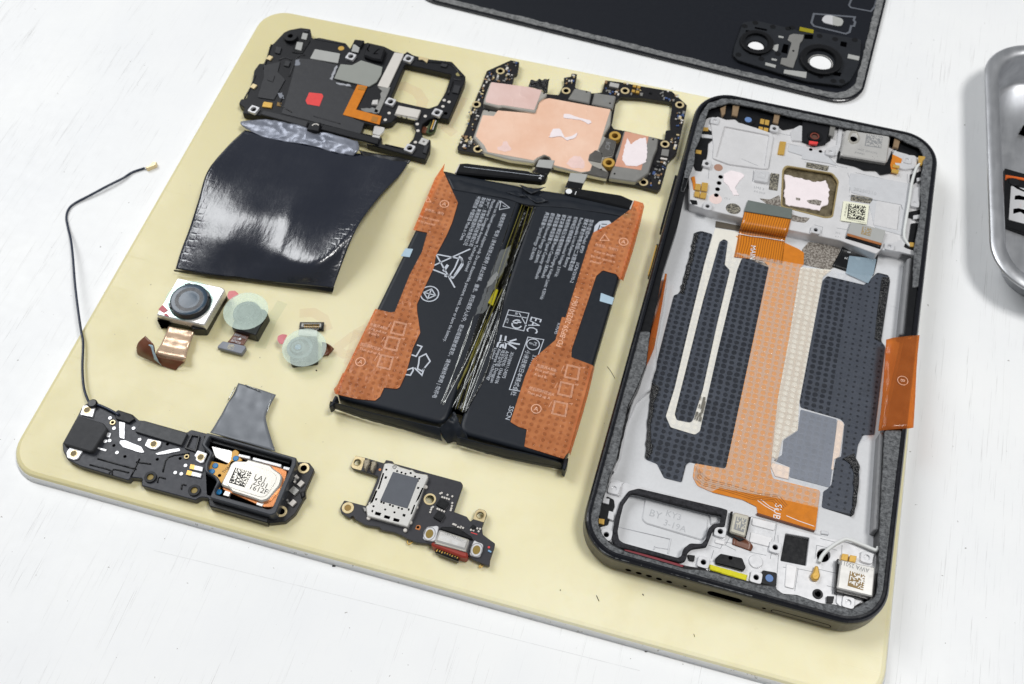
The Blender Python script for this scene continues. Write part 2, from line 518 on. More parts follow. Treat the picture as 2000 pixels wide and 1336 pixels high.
LBLUE = mk('pale_blue_film', (176, 200, 216), .3)
LENSB = mk('blue_lens_glass', (110, 140, 190), .08)
GREYP = mk('grey_pad', (170, 171, 168), .55, var=.05)
PALEP = mk('pale_grey_pad', (214, 209, 202), .5, var=.05)
STIFF = mk('grey_green_stiffener', (104, 112, 108), .5)
OLIVE = mk('olive_tape', (150, 140, 20), .35)
BATT = mk('battery_wrap', (26, 31, 39), .45, spec=.3, var=.08, bump=.10, bs=.5, bd=.15)
COAX = mk('white_coax', (222, 224, 222), .4, var=.05)
BCOAX = mk('blue_black_coax', (26, 38, 60), .35)
TAN = mk('tan_foil', (226, 196, 168), .3, metal=.5, bump=.2, bs=.8, bd=.2)
MAROON = mk('maroon_tab', (190, 88, 98), .45)
ORANG = mk('orange_seal', (226, 104, 30), .45)
KAPTAPE = see_through('orange_pull_tape', (242, 170, 114), .42, .1, (.9, .42, .15), dots=(2.0, 1.75, .55, .55, .3, 999), var=.3, wrk=3.0)
KAPTCLR = see_through('clear_orange_tape', (222, 138, 72), .30, .1, (.92, .5, .2))
HAZE = see_through('hazy_adhesive_film', (190, 200, 220), .052, .25, (1, 1, 1), dots=(1.95, 1.72, .74, .40, .85, 55.5))
HAZE2 = see_through('milky_adhesive_film', (252, 232, 206), .22, .1, (1, 1, 1), dots=(1.95, 1.72, .74, .6, .7, 55.5))
MINT = see_through('mint_protective_film', (228, 246, 236), .29, .25, (.96, 1, .98))
CLEARF = see_through('clear_tape', (200, 205, 205), .10, .06, (1, 1, 1), spec=.8)
STAINP = see_through('faint_pink_ink', (232, 160, 140), .08, .35, (1, 1, 1))
STAINT = see_through('faint_teal_ink', (150, 196, 170), .09, .35, (1, 1, 1))
# glossy graphite film, honeycomb embossing near its long edges
t = NT('black_graphite_film')
o = t.xyz()
vo = t.n.new('ShaderNodeTexVoronoi'); vo.feature = 'DISTANCE_TO_EDGE'; vo.inputs['Scale'].default_value = .5; vo.inputs['Randomness'].default_value = .25
t.l.new(t.co(), vo.inputs['Vector'])
at = t.n.new('ShaderNodeAttribute'); at.attribute_name = 'edge'
hc = t.math('MULTIPLY', t.ramp(vo.outputs[0], [(.0, 0.0), (.22, 1.0)]), t.ramp(at.outputs['Fac'], [(.80, 0.0), (.83, 1.0)]))
wrk = t.noise(1.0, 5, .62, t.mapped((.10, .035, .1))); mic = t.noise(2.5, 4, .7)
h = t.math('ADD', t.math('MULTIPLY', wrk, 1.5), t.math('ADD', t.math('MULTIPLY', hc, .14), t.math('MULTIPLY', mic, .05)))
t.set(IOR=1.8, Base_Color=(.006, .009, .02), Roughness=t.math('MULTIPLY_ADD', t.noise(.07, 6, .75), .3, .07), Specular_IOR_Level=.6, Normal=t.bump(h, .5, .55))
FILM = t.m
# brushed stainless steel of the tray
t = NT('stainless_steel')
br = t.noise(1.0, 4, .6, t.mapped((.25, .05, .25)))
t.set(Base_Color=t.mix(t.ramp(br, [(.3, 0.0), (.7, 1.0)]), (.52, .53, .55), (.70, .71, .73)), Metallic=.9, Roughness=t.math('MULTIPLY_ADD', t.noise(.15, 5), .25, .24))
t.set(Normal=t.bump(t.noise(.5, 4), .12, .1))
INOX = t.m
# orange flex with fine copper tracks
t = NT('orange_flex_tracks')
o = t.xyz()
tr_ = t.math('SINE', t.math('MULTIPLY', t.math('ADD', o[0], t.math('MULTIPLY', t.noise(.05, 2), 3.0)), 9.0))
t.set(Base_Color=t.mix(t.ramp(tr_, [(.45, 0.0), (.7, 1.0)]), lin((206, 124, 24)), lin((150, 82, 14))), Roughness=.24, Coat_Weight=.3)
KAPTT = t.m

# ------------------------------------------------------------------ the setting
TZ = -3.3
tb = solid('table', [(-700, -500), (700, -500), (700, 900), (-700, 900)], TZ - 30, TZ, WOOD, None)
tag(tb, 'white painted wooden table top with open grain lines', 'table', kind='structure')

JNT = mk('grey_joint', (230, 231, 231), .6)
def later_joint():
    strokes('board_joint', [X('300,1075 400,1099 666,1164 900,1222 1250,1310')], .16, TZ + .01, JNT, tb)
    strokes('board_joint', [X('1500,40 1700,20')], .01, TZ + .01, JNT, tb) if False else None
later_joint()
def rrect(x0, y0, x1, y1, r, n=10, e=1.0):
    out = []
    for cx, cy, a0 in ((x1 - r, y1 - r, 0), (x0 + r, y1 - r, 90), (x0 + r, y0 + r, 180), (x1 - r, y0 + r, 270)):
        for i in range(n + 1):
            a = math.radians(a0 + 90 * i / n)
            out.append((cx + r * math.cos(a), cy + r * math.sin(a)))
    return out
def turn(p, th):
    c, s = math.cos(th), math.sin(th)
    return [(c * x - s * y, s * x + c * y) for x, y in p]
def loft(name, loops, mat, parent, org, cap0=True, cap1=True, fmats=None, mats=None, smooth=False):
    V_, F_, fm = [], [], []
    n = len(loops[0][0])
    for lp, z in loops: V_ += [(x, y, z) for x, y in lp]
    for k in range(len(loops) - 1):
        for i in range(n):
            j = (i + 1) % n
            F_.append((k * n + i, k * n + j, (k + 1) * n + j, (k + 1) * n + i)); fm.append(fmats[k] if fmats else 0)
    if cap0: F_.append(tuple(range(n))[::-1]); fm.append(0)
    if cap1: F_.append(tuple(range((len(loops) - 1) * n, len(loops) * n))); fm.append(fmats[-1] if fmats else 0)
    return mesh_obj(name, V_, F_, mat, parent, org, smooth, mats, fm)
th = 0.01308
def mloop(d, r=9.0):
    return turn(rrect(-149.9 + d, -15.85 + d, 77.9 - d, 164.8 - d, r - d), th)
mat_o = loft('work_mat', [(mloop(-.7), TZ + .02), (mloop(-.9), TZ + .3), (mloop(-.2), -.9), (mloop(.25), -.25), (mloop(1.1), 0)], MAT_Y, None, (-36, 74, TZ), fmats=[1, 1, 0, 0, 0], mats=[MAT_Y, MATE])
tag(mat_o, 'translucent pale yellow square work mat under the phone parts', 'work mat')
# faded ink printed on the mat
ink = strokes('faded_print', [X('760,172 790,168 815,180 826,197 820,215 806,226')], 3.6, .03, STAINP, mat_o)
strokes('faded_print', [X('905,190 892,215 872,250 888,262'), X('868,205 855,250')], 3.2, .03, STAINP, mat_o)
strokes('faded_print', [X('585,612 612,610 632,622 640,645')], 3.0, .03, STAINP, mat_o)
strokes('faded_print', [X('716,640 690,655 655,682 672,692 690,690'), X('700,645 680,712')], 2.8, .03, STAINP, mat_o)
strokes('faded_print', [X('552,590 530,625 508,680'), X('500,600 508,650')], 3.2, .03, STAINT, mat_o)

# ------------------------------------------------------------------ shared little pieces
_mc = {}
def inst(name, key, build, parent, c):
    if key in _mc:
        return link(bpy.data.objects.new(name, _mc[key]), parent, c)
    o = build(); _mc[key] = o.data
    return o
def chip(px, w, h, z0, z1, mat, parent, ang=0.0, name='component'):
    c = P(px[0], px[1], z1); c.z = z0
    key = ('chip', round(w, 2), round(h, 2), round(z1 - z0, 2), mat.name, round(ang, 2))
    return inst(name, key, lambda: boxm(name, c, w, h, z0, z1, mat, parent, ang, .03), parent, c)
def ring(px, ro, ri, z0, z1, mat, parent, name='screw_ring', floor=HOLE):
    c = P(px[0], px[1], z1); c.z = z0
    key = ('ring', ro, ri, round(z1 - z0, 2), mat.name)
    o = inst(name, key, lambda: solid(name, circ(c, ro), z0, z1, mat, parent, .06, [circ(c, ri)]), parent, c)
    if floor is not None:
        key = ('rf', ri, floor.name)
        inst('hole', key, lambda: solid('hole', circ(c, ri * .99, 16), z0, z0 + .05, floor, o, 0), o, c)
    return o
def boss(px, z0, z1, mat, parent, w=2.7, ri=.62, ang=0.0, name='screw_boss', rr=.7, floor=HOLE):
    c = P(px[0], px[1], z1); c.z = z0
    key = ('boss', w, ri, round(z1 - z0, 2), mat.name, ang, rr)
    def bld():
        ca, sa = math.cos(ang), math.sin(ang)
        p = [(c.x + ca * x - sa * y, c.y + sa * x + ca * y) for x, y in ((-w / 2, -w / 2), (w / 2, -w / 2), (w / 2, w / 2), (-w / 2, w / 2))]
        return solid(name, rnd(p, rr), z0, z1, mat, parent, .08, [circ(c, ri, 16)])
    o = inst(name, key, bld, parent, c)
    if floor is not None:
        inst('screw_hole', ('bf', ri, floor.name), lambda: solid('screw_hole', circ(c, ri * .99, 16), z0, z0 + .05, floor, o, 0), o, c)
    return o
# ------------------------------------------------------------------ the phone's open body
ph = thing('phone_body', 'open black phone body lying face down, battery bay and alloy frame bare', 'phone', (37.5, 80, 0))
def ploop(d, r=11.0):
    return rrect(0 + d, 0 + d, 75 - d, 160.3 - d, r - d, 14)
loft('outer_frame', [(ploop(.9), 0.02), (ploop(.1), .7), (ploop(0), 1.4), (ploop(0), 6.5), (ploop(.15), 7.0), (ploop(.55), 7.55), (ploop(1.0), 7.8), (ploop(1.55), 7.8), (ploop(1.75), 7.2), (ploop(1.75), 1.0)],
     SIDE, ph, (37.5, 80, 0), True, False, [0, 0, 0, 1, 1, 1, 1, 1, 1, 1], [SIDE, RIM])
opening = (A('355,165 480,130 620,155 900,225 1100,265 1330,310 1560,350 1640,390 1720,420 1750,470 1745,560 1735,600 1730,700 1735,800 1725,880 1715,1000 1690,1130')
           + X('1782,501 1767,658 1727,840 1717,1038 1717,1067 1716,1098 1713,1152 1708,1166 1689,1176 1663,1190')
           + O('560,680 440,670 240,600 120,590 70,560') + X('1516,1144 1483,1141 1384,1114 1334,1108 1219,1075 1189,1058')
           + C_('172,500 150,440 150,400 175,290 200,210 215,150 260,50') + B('140,790 190,690 240,560') + S_('260,1010 300,850 330,680 420,400 480,130')
           + A('250,530 255,440 300,340 320,260 345,180'))
def op_at(z): return rnd(ccw(pxy(opening, 7.0)), .6)
ledge = solid('inner_ledge', ploop(1.8), 1.0, 7.0, BLK2, ph, 0, [op_at(7)])
solid('bay_floor', ploop(1.9), .9, 2.0, PALE, ph, 0)
# torn adhesive foam on the ledge, in two stretches
f1 = (S_('435,215 470,40') + A('240,330 290,220 340,140 440,105 600,120 1000,205 1600,325 1720,365 1800,430 1815,520 1790,800 1762,1080') + Q('300,800 272,930 240,935 245,800 250,700')
      + A('1722,880 1732,800 1727,700 1732,600 1742,560 1745,472 1716,424 1640,394 1560,354 1330,313 1100,268 900,228 620,159 480,134 358,170 346,182 322,262 302,342 258,442 252,532 215,625') + S_('478,140 455,215'))
def foampiece(name, pts, z, mat, seed):
    p = ccw(pxy(pts, z)); p = jag(rnd(p, .5, 3), .10, .7, seed)
    return solid(name, p, 6.9, z, mat, ph, .12)
foampiece('adhesive_foam', f1, 7.45, FOAM, 3)
f2 = (S_('190,1010 110,1336') + N('150,0 97,330 122,440 220,560 340,620') + C_('450,690 1000,848 1600,983 1740,985 1825,930 1868,800') + O('1000,200 1015,0') + B('1690,930 1600,930')
      + X('1728,845 1718,1038') + O('922,200 918,330 902,560 882,622 802,662 692,724 560,684 440,674 240,604 120,594 70,564') + X('1516,1146 1483,1143 1384,1116 1334,1110 1219,1077 1189,1060')
      + C_('170,500 148,440 148,400 172,290 197,210 212,150 256,50') + B('134,790 184,690 236,560') + S_('262,1010'))
foampiece('adhesive_foam', f2, 7.45, FOAM, 5)
# side keys
def side_key(name, pa, pb, mat, out):
    a = P(pa[0], pa[1], 4.6).y; b = P(pb[0], pb[1], 4.6).y
    o = solid(name, rnd([(-out, b), (.3, b), (.3, a), (-out, a)], .3), 2.4, 5.4, mat, ph, .15)
    return o
side_key('volume_key', (1321, 345), (1292, 450), BLK2, .75)
k = side_key('power_key', (1283, 479), (1268, 537), BLK2, .6)
ya, yb = P(1283, 479, 5.4).y, P(1268, 537, 5.4).y
solid('yellow_reflection', [(-.68, yb), (-.3, yb), (-.3, ya), (-.68, ya)], 4.7, 5.47, GOLD, k, .05)  # gold-coloured strip stands in for the yellow reflection on the black key
# openings in the lower edge
def side_hole(name, pts, mat=HOLE, proud=.03, r=.3, w=None):
    q = [PY(x, y, 0) for x, y in pts]
    p = rnd([(v.x, v.z) for v in q], r)
    V_ = [(x, -proud, z) for x, z in p] + [(x, .4, z) for x, z in p]
    n = len(p); F_ = [tuple(range(n)), tuple(range(2 * n - 1, n - 1, -1))] + [(i, n + i, n + (i + 1) % n, (i + 1) % n) for i in range(n)]
    return mesh_obj(name, V_, F_, mat, ph, q[0])
def vcirc(px, rx, rz):
    c = PY(px[0], px[1], 0)
    V_ = []; n = 20
    for yy in (-.03, .4): V_ += [(c.x + rx * math.cos(2 * math.pi * i / n), yy, c.z + rz * math.sin(2 * math.pi * i / n)) for i in range(n)]
    F_ = [tuple(range(n)), tuple(range(2 * n - 1, n - 1, -1))] + [(i, n + i, n + (i + 1) % n, (i + 1) % n) for i in range(n)]
    return V_, F_, c
for q in C_('325,708 387,726 447,743 506,760 567,777'):
    v, f, c = vcirc(q, .75, .75); mesh_obj('speaker_hole', v, f, HOLE, ph, c)
for q in C_('660,803 1128,934'):
    v, f, c = vcirc(q, .48, .48); mesh_obj('microphone_hole', v, f, HOLE, ph, c)
def slot(name, pa, pb, rr, ring_=True):
    a, b = PY(*pa, 0), PY(*pb, 0); zz = (a.z + b.z) / 2
    def st(r):
        return [(b.x - rr + r * math.cos(math.radians(t)), zz + r * math.sin(math.radians(t))) for t in range(-90, 91, 15)] + \
               [(a.x + rr + r * math.cos(math.radians(t)), zz + r * math.sin(math.radians(t))) for t in range(90, 271, 15)]
    def plate(nm, p, y0, mat, par):
        n = len(p); V_ = [(x, y0, z) for x, z in p] + [(x, .5, z) for x, z in p]
        F_ = [tuple(range(n)), tuple(range(2 * n - 1, n - 1, -1))] + [(i, n + i, n + (i + 1) % n, (i + 1) % n) for i in range(n)]
        return mesh_obj(nm, V_, F_, mat, par, (a.x, y0, zz))
    o = plate(name, st(rr), -.03, HOLE, ph)
    return o, plate, st
o, plate, st = slot('charging_port', C_('790,842')[0], C_('1002,890')[0], 1.35)
o, plate, st = slot('sim_slot', C_('1165,950')[0], C_('1528,1040')[0], 1.15)
plate('sim_door', st(.92), -.05, SIDE, o)

# ---- upper deck
DZ = 5.4
deck = prism('upper_deck', A('215,600 250,520 255,430 300,340 330,240 480,170 900,240 1330,320 1560,360 1725,440 1735,600 1725,880 1700,1100 1640,1085 1610,1110 1480,1080 1440,1120 1200,1030 870,962 570,885 340,832 225,795'), 1.9, DZ, ALLOY, ph, bev=.15, r=.6,
             holes=[A('855,545 1150,593 1192,645 1155,875 1110,880 825,808 832,575')], hr=1.0)
# dark metal seen in the window of the deck
prism('vapour_chamber', A('830,530 1200,600 1160,890 810,820'), 2.6, 4.5, speck('burnished_brown_metal', (92, 82, 62), (150, 138, 112), .5, (.35, .7), .32, .55), ph, bev=0)
prism('window_frame', A('848,540 1155,590 1197,642 1157,882 1108,888 815,812 826,570'), DZ - .5, DZ + .12, BRASS, ph, .08, 1.0, holes=[A('860,551 1150,598 1187,647 1149,872 1107,877 826,806 837,578')], hr=.9)
prism('thermal_paste', A('835,600 900,615 1040,650 1110,640 1135,700 1120,800 1075,815 1070,835 985,820 850,800 840,740 835,705 850,680'), 4.4, 4.85, PINKP, ph, .12, .25, jg=(.26, .8))
prism('bare_spot', A('985,770 1045,765 1085,775 1070,805 1000,790'), 4.8, 4.9, GRAPH, ph, 0, .3, jg=(.1, .6))
prism('bare_spot', A('915,752 945,758 940,772 915,768'), 4.8, 4.9, GRAPH, ph, 0, .2)
prism('bare_patch', A('675,757 745,766 808,735 818,815 880,838 890,862 950,880 1010,885 975,918 890,905 870,870 720,790'), DZ, DZ + .06, GRAPH, ph, 0, .6)
for q in ('985,523 1130,548 1122,580 980,555', '752,592 808,600 795,708 738,700', '1275,733 1425,757 1418,795 1270,772'):
    fq = prism('mesh_window', A(q), DZ + .02, DZ + .1, SPECK, ph, 0, .3)
prism('raised_plate', A('950,500 1130,530 1180,545 1140,500 1110,460 960,420 870,405 860,450 960,480'), DZ, DZ + .25, ALLOYD, ph, .1, .5)
prism('raised_plate', A('1270,590 1660,660 1645,900 1610,1000 1430,950 1390,800 1420,760 1275,720 1260,650'), DZ, DZ + .18, ALLOYD, ph, .12, .6)
prism('raised_plate', A('1440,770 1600,800 1580,965 1420,930'), DZ + .18, DZ + .3, ALLOY, ph, .06, .5)
# square camera pocket
prism('pocket_rim', A('360,245 405,225 470,250 560,268 660,300 755,332 770,355 735,565 700,565 480,535 372,495 378,420'), DZ, DZ + .55, ALLOY, ph, .12, .5,
      holes=[A('450,288 742,345 712,552 475,512 395,487')], hr=.4)
# black antenna plastic along the edges
prism('antenna_plastic', A('350,172 480,135 620,160 900,230 1330,314 1560,354 1650,395 1725,425 1738,470 1700,492 1640,465 1550,440 1540,335 1225,302 1195,290 1160,280 1140,380 1090,412 1000,397 952,380 942,282 900,300 830,312 800,290 760,280 738,330 672,330 658,292 600,285 545,262 520,240 460,242 385,225 340,230'), 4.6, DZ + .35, BLK2, ph, .1, .4)
prism('antenna_plastic', A('252,345 330,297 372,325 380,370 345,400 340,470 330,510 300,580 262,575 247,540 250,440'), 4.6, DZ + .3, BLK2, ph, .1, .4)
prism('antenna_plastic', A('1660,600 1735,578 1745,615 1700,640 1690,662 1660,650'), 4.6, DZ + .5, BLK2, ph, .1, .3)
prism('antenna_plastic', A('1650,845 1725,830 1730,870 1690,890 1650,880'), 4.6, DZ + .5, BLK2, ph, .1, .3)
prism('antenna_plastic', A('1665,920 1718,915 1712,1030 1690,1090 1640,1085 1620,1060 1650,1030'), 4.6, DZ + .5, BLK2, ph, .1, .3)
prism('antenna_plastic', A('225,765 270,770 275,795 240,795'), 4.6, DZ + .3, BLK2, ph, .1, .2)
prism('alloy_finger', A('300,338 372,345 370,368 300,360'), DZ + .3, DZ + .7, WHT, ph, .08, .2)
prism('alloy_finger', A('1700,625 1745,615 1735,640 1705,648'), DZ + .5, DZ + .9, WHT, ph, .08, .2)
prism('alloy_finger', A('1680,868 1725,862 1718,890 1680,893'), DZ + .5, DZ + .9, WHT, ph, .08, .2)
prism('alloy_wall', A('1668,690 1728,680 1722,770 1712,815 1655,805 1660,770'), DZ, DZ + .8, WHT, ph, .12, .4)
prism('alloy_wall', A('1560,440 1600,470 1690,478 1710,500 1700,560 1620,570 1545,545 1545,470'), DZ, DZ + .7, WHT, ph, .12, .4)
prism('alloy_wall', A('940,282 975,290 960,385 890,380 880,330 905,300'), DZ, DZ + .6, WHT, ph, .1, .3)
prism('alloy_wall', A('1195,290 1222,292 1205,420 1180,480 1120,465 1125,430 1180,410'), DZ, DZ + .6, WHT, ph, .1, .3)
prism('alloy_wall', A('1480,1080 1560,1040 1620,1015 1640,1040 1615,1075 1700,1105 1690,1130 1590,1105 1480,1095'), DZ - .2, DZ + .4, WHT, ph, .1, .3)
for q in A('388,252 775,302 1140,455 335,530 690,602 340,808 1045,962 1640,507 1690,790 1525,1070'):
    boss(q, DZ + .1, DZ + 1.0, WHT, ph)
prism('raised_block', A('648,570 745,582 732,655 640,640'), DZ, DZ + .9, WHT, ph, .15, .5)
# spring contacts
for q in ('505,150 548,155 535,222 498,215', '778,195 815,202 800,272 765,262', '1560,352 1600,358 1582,432 1548,420', '422,170 462,150 455,205 435,225'):
    s = prism('spring_contact', A(q), DZ, DZ + 1.2, mk('bronze_spring', (168, 142, 112), .3, metal=.4), ph, .12, .15)
for q in ('1140,278 1175,285 1162,355 1130,345',):
    prism('spring_contact', A(q), DZ, DZ + 1.2, STEELD, ph, .12, .15)
for q in ('685,238 712,243 706,276 680,270', '716,244 744,250 738,283 711,277', '674,288 702,294 696,328 668,322', '707,295 737,301 731,334 701,328', '812,385 852,390 838,474 796,468', '308,293 346,297 344,320 308,317', '264,440 302,446 298,470 262,464'):
    prism('gold_pad', A(q), DZ, DZ + .5, GOLD, ph, .06, .12)
for q in ('262,660 298,665 292,706 256,700', '304,652 344,658 338,712 298,706', '256,710 292,715 286,750 252,742', '296,716 336,722 328,758 290,752'):
    prism('gold_pad', A(q), DZ + .3, DZ + .7, GOLD, ph, .06, .12)
prism('flex_tail', A('232,620 256,612 262,650 262,700 248,700 242,655'), DZ, DZ + .3, KAPT, ph, .05, .2)
disc('sensor_surround', A('605,247')[0], 2.2, DZ, DZ + .7, BLK2, ph)
disc('sensor_lens', A('605,245')[0], 1.1, DZ + .6, DZ + .85, LENSB, ph)
# selfie camera
fc = prism('front_camera', A('958,245 1140,272 1112,400 1050,412 1000,398 955,382'), 4.6, 6.3, BLK, ph, .2, .4)
disc('lens_barrel', A('1038,350')[0], 2.2, 6.2, 6.9, BLK2, fc, hole=1.5)
disc('lens_ring', A('1038,352')[0], 1.45, 6.2, 6.75, mk('copper_brown_ring', (120, 62, 50), .3), fc, hole=1.0)
disc('lens_glass', A('1036,360')[0], .98, 6.2, 6.45, mk('brown_lens', (96, 70, 60), .12), fc)
prism('red_tab', A('1002,382 1060,390 1055,406 1002,402'), 6.2, 6.95, RED, fc, .05, .1)
# earpiece
ea = prism('earpiece', A('1238,308 1530,352 1508,525 1205,475'), 4.8, 7.35, STEEL, ph, .35, 1.0)
prism('earpiece_base', A('1195,445 1235,470 1510,520 1545,440 1540,520 1535,590 1465,602 1440,575 1360,572 1300,545 1180,518'), 4.6, 6.0, BLK2, ph, .15, .3)
prism('sound_duct', A('1275,315 1315,320 1335,365 1320,395 1280,405 1252,380 1258,345'), 7.3, 7.5, NICK, ea, .1, .5, holes=[A('1285,328 1305,330 1320,365 1308,385 1285,390 1268,372 1275,345')])
disc('duct_hole', A('1290,372')[0], 1.15, 7.34, 7.42, HOLE, ea)
matrix_code('data_matrix', A('1375,340 1482,355 1472,432 1362,416'), 14, 7.37, GPRINT, ea, 4)
text('engraved_text', 'AEC 2502210', A('1318,442')[0], (1, -.02), .75, 7.37, GPRINT, ea)
text('engraved_text', 'JH00955', A('1298,462')[0], (1, -.02), .62, 7.37, GPRINT, ea)
for q in ('1545,470 1608,500 1600,530 1560,525 1575,560 1540,590 1530,540 1540,500',):
    prism('flex_tail', A(q), DZ, DZ + .75, KAPT, ph, .06, .2)
for q in ('1548,535 1592,545 1588,562 1545,555', '1540,565 1588,572 1582,595 1538,586'):
    prism('gold_pad', A(q), DZ + .7, DZ + 1.1, GOLD, ph, .06, .12)
# holes and stains left of the window
for q in A('425,618 415,658 405,698 397,737'):
    disc('deck_hole', q, .72, DZ + .01, DZ + .05, HOLE, ph, bev=0)
disc('tan_spot', A('410,557')[0], 1.35, DZ + .01, DZ + .06, mk('tan_spot', (170, 130, 110), .5), ph, bev=0)
disc('pink_spot', A('392,762')[0], 1.9, DZ + .004, DZ + .03, mk('pink_stain', (236, 212, 206), .5), ph, bev=0)
prism('thermal_paste', A('445,600 490,575 560,590 580,610 545,650 520,690 545,735 510,740 490,700 470,670 445,650'), DZ, DZ + .2, PINKP, ph, .08, .3, jg=(.15, .7))
p = circ(P(*A('507,826')[0], DZ), 2.2, 24, .9)
solid('oval_window', p, DZ + .02, DZ + .08, SPECK, ph, 0)
text('cast_mark', '20250210', A('1288,704')[0], (1, -.02), 1.25, DZ + .22, mk('cast_number', (186, 188, 190), .5), ph)
for q, s, hh in (('1310,660', '', .8), ('640,690', 'LM2 2', .9), ('640,715', '6-5 2025', .7), ('875,430', 'ABH 60 62', .8), ('885,455', '20x A3 12', .8), ('445,760', 'C5-1', .7), ('1170,985', '3V1', .7), ('1170,1010', '6 7 1', .6)):
    if s: text('cast_mark', s, A(q)[0], (1, -.02), hh, DZ + .02, mk('cast_letters', (168, 170, 172), .5), ph)
for q in A('1012,440 1075,452'):
    disc('deck_hole', q, .55, DZ + .26, DZ + .3, HOLE, ph, bev=0)
st_ = prism('label_sticker', A('1225,775 1392,800 1375,927 1205,902'), DZ + .3, DZ + .4, STICK, ph, 0, .1)
matrix_code('data_matrix', A('1258,792 1372,809 1362,903 1248,886'), 16, DZ + .42, DPRINT, st_, 9)
text('sticker_text', 'K:TFHMT4190215T1', A('1240,893')[0], (1, -.02), .55, DZ + .42, DPRINT, st_, xs=.9)
text('sticker_text', '6C37FBG VD4 WT', A('1243,792')[0], (-.03, -1), .5, DZ + .42, DPRINT, st_, xs=.9)
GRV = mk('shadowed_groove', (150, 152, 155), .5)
for q in ('862,402 960,422 1112,462 1142,502 1188,548 1250,560', '1252,592 1272,650 1262,720', '970,520 1180,556', '1300,590 1490,632', '1262,740 1440,770 1600,800 1612,830', '560,500 700,560', '640,575 632,645 735,665 750,600', '350,560 345,630', '215,700 220,790 330,835', '800,820 790,870', '1030,930 1090,945 1080,985', '1180,950 1260,965', '1640,600 1640,690 1625,700', '1590,810 1575,960', '760,340 740,560', '790,330 900,355', '1120,470 1170,490'):
    strokes('deck_groove', [A(q)], .13, DZ + .02 if q[:3] not in ('126', '159') else DZ + .33, GRV, ph)
# display flex that climbs the step: MAIN
mf = sheet('main_flex', [[(*q, z) for q, z in zip(A('580,838 730,863 885,888'), (5.75,) * 3)], [(*q, 5.7) for q in A('565,905 715,930 868,957')], [(*q, 4.6) for q in A('555,945 705,968 858,993')],
                         [(*q, 2.5) for q in A('545,975 700,1000 845,1030')], [(*q, 2.36) for q in A('525,1080 690,1100 835,1120')], [(*q, 2.36) for q in A('512,1140 680,1160 825,1190')]], KAPTT, ph, 6, 6, .12)
prism('connector_stiffener', A('603,768 893,826 885,890 578,840'), 5.75, 6.15, STIFF, mf, .08, .3)
strokes('silver_trace', [A('540,988 620,1003 700,1012 840,1035')], .22, 2.62, WHITE, mf)
text('flex_print', 'MAIN', A('622,1062')[0], (.12, -1), 1.55, 2.52, WHITE, mf)
# second connector, black ribbon marked U2
uf = sheet('display_flex', [[(*q, 6.2) for q in A('1250,985 1360,1015 1475,1055')], [(*q, 5.6) for q in A('1238,1015 1350,1048 1465,1085')], [(*q, 3.6) for q in A('1222,1062 1335,1095 1450,1130')], [(*q, 2.36) for q in A('1205,1100 1325,1130 1445,1165')], [(*q, 2.32) for q in A('1150,1200 1280,1240 1420,1260')]], BLK2, ph, 6, 6, .12)
st_ = prism('connector_stiffener', A('1275,910 1500,965 1475,1050 1250,985'), 5.9, 6.5, GREYP, uf, .08, .25)
matrix_code('data_matrix', A('1350,940 1412,955 1400,1005 1338,990'), 8, 6.53, mk('tan_print', (160, 140, 104), .5), st_, 12)
prism('copper_edge', A('1250,985 1475,1050 1470,1062 1248,998'), 6.3, 6.52, COPPB, uf, .03, .1)
for q, s in (('1275,1105', '40'), ('1255,1145', '39'), ('1395,1145', '2'), ('1335,1150', 'U2')):
    text('flex_print', s, A(q)[0], (-1, .05), .75, 2.5, WHITE, uf)

# ---- battery bay layers
z1 = 2.06
prism('beige_ribbon', X('1397,445 1442,453 1450,505') + B('780,15 760,60 560,935 520,957 375,915 348,850 420,560 562,0'), 1.95, 2.12, BEIGE, ph, .03, .6)
prism('graphite_sheet', A('262,978 300,970 372,990') + B('565,0 485,330 400,690 350,850 377,913 515,955 543,936 640,500 755,20') + A('562,1150 590,1145 740,1186') + B('935,10 800,650 690,1140 665,1155 485,1110 465,1125 440,1225 340,1200 300,1120 235,1095 245,900 262,780 275,640 330,420 395,165') + S_('430,790 455,680 490,560'), 1.98, 2.22, NAVY, ph, .04, .5)
prism('graphite_strip', A('418,1042 445,1022 472,1035 452,1190 482,1222') + B('712,30 640,330 560,700 505,870 490,887 412,872 400,840 470,560 562,190'), 1.98, 2.24, NAVY, ph, .04, .5)
prism('main_ribbon', B('935,0 690,1150 515,1118 503,1195 530,1245') + C_('820,245 1000,290 1085,330 1090,368 1430,472 1460,235 1180,165 1165,110') + B('985,750 1050,400 1112,5') + A('965,1190 968,1110 930,1085 840,1045 520,1000'), 1.98, 2.28, mk('peach_ribbon', (230, 158, 92), .2, var=.05), ph, .04, .6)
prism('bare_ribbon', A('842,1046 930,1086 968,1112 965,1190 822,1166'), 2.28, 2.32, KAPT, ph, 0, .3)
prism('bare_ribbon', C_('820,246 862,222 1190,280 1300,304 1448,340 1432,472 1090,368 1085,332 1000,290'), 2.28, 2.32, KAPT, ph, 0, .2)
for k in range(5):
    o_ = k * 9
    strokes('ribbon_track', [C_(f'{728 + o_},{95 + o_} {722 + o_},{170 - o_} {760 + o_},{205 - o_} {900 + o_},{240 - o_} {1060 + o_},{290 - o_} {1180 + o_},{300 - o_} {1230 + o_},{360 - o_}')], .16, 2.345, mk('ribbon_copper_track', (150, 84, 20), .3), ph)
prism('ribbon_fold', C_('1085,366 1430,472 1428,478 1086,378'), 2.0, 2.9, KAPTB, ph, .1, .2)
text('flex_print', 'SUB', C_('1195,310')[0], (.02, -1), 1.85, 2.34, WHITE, ph)
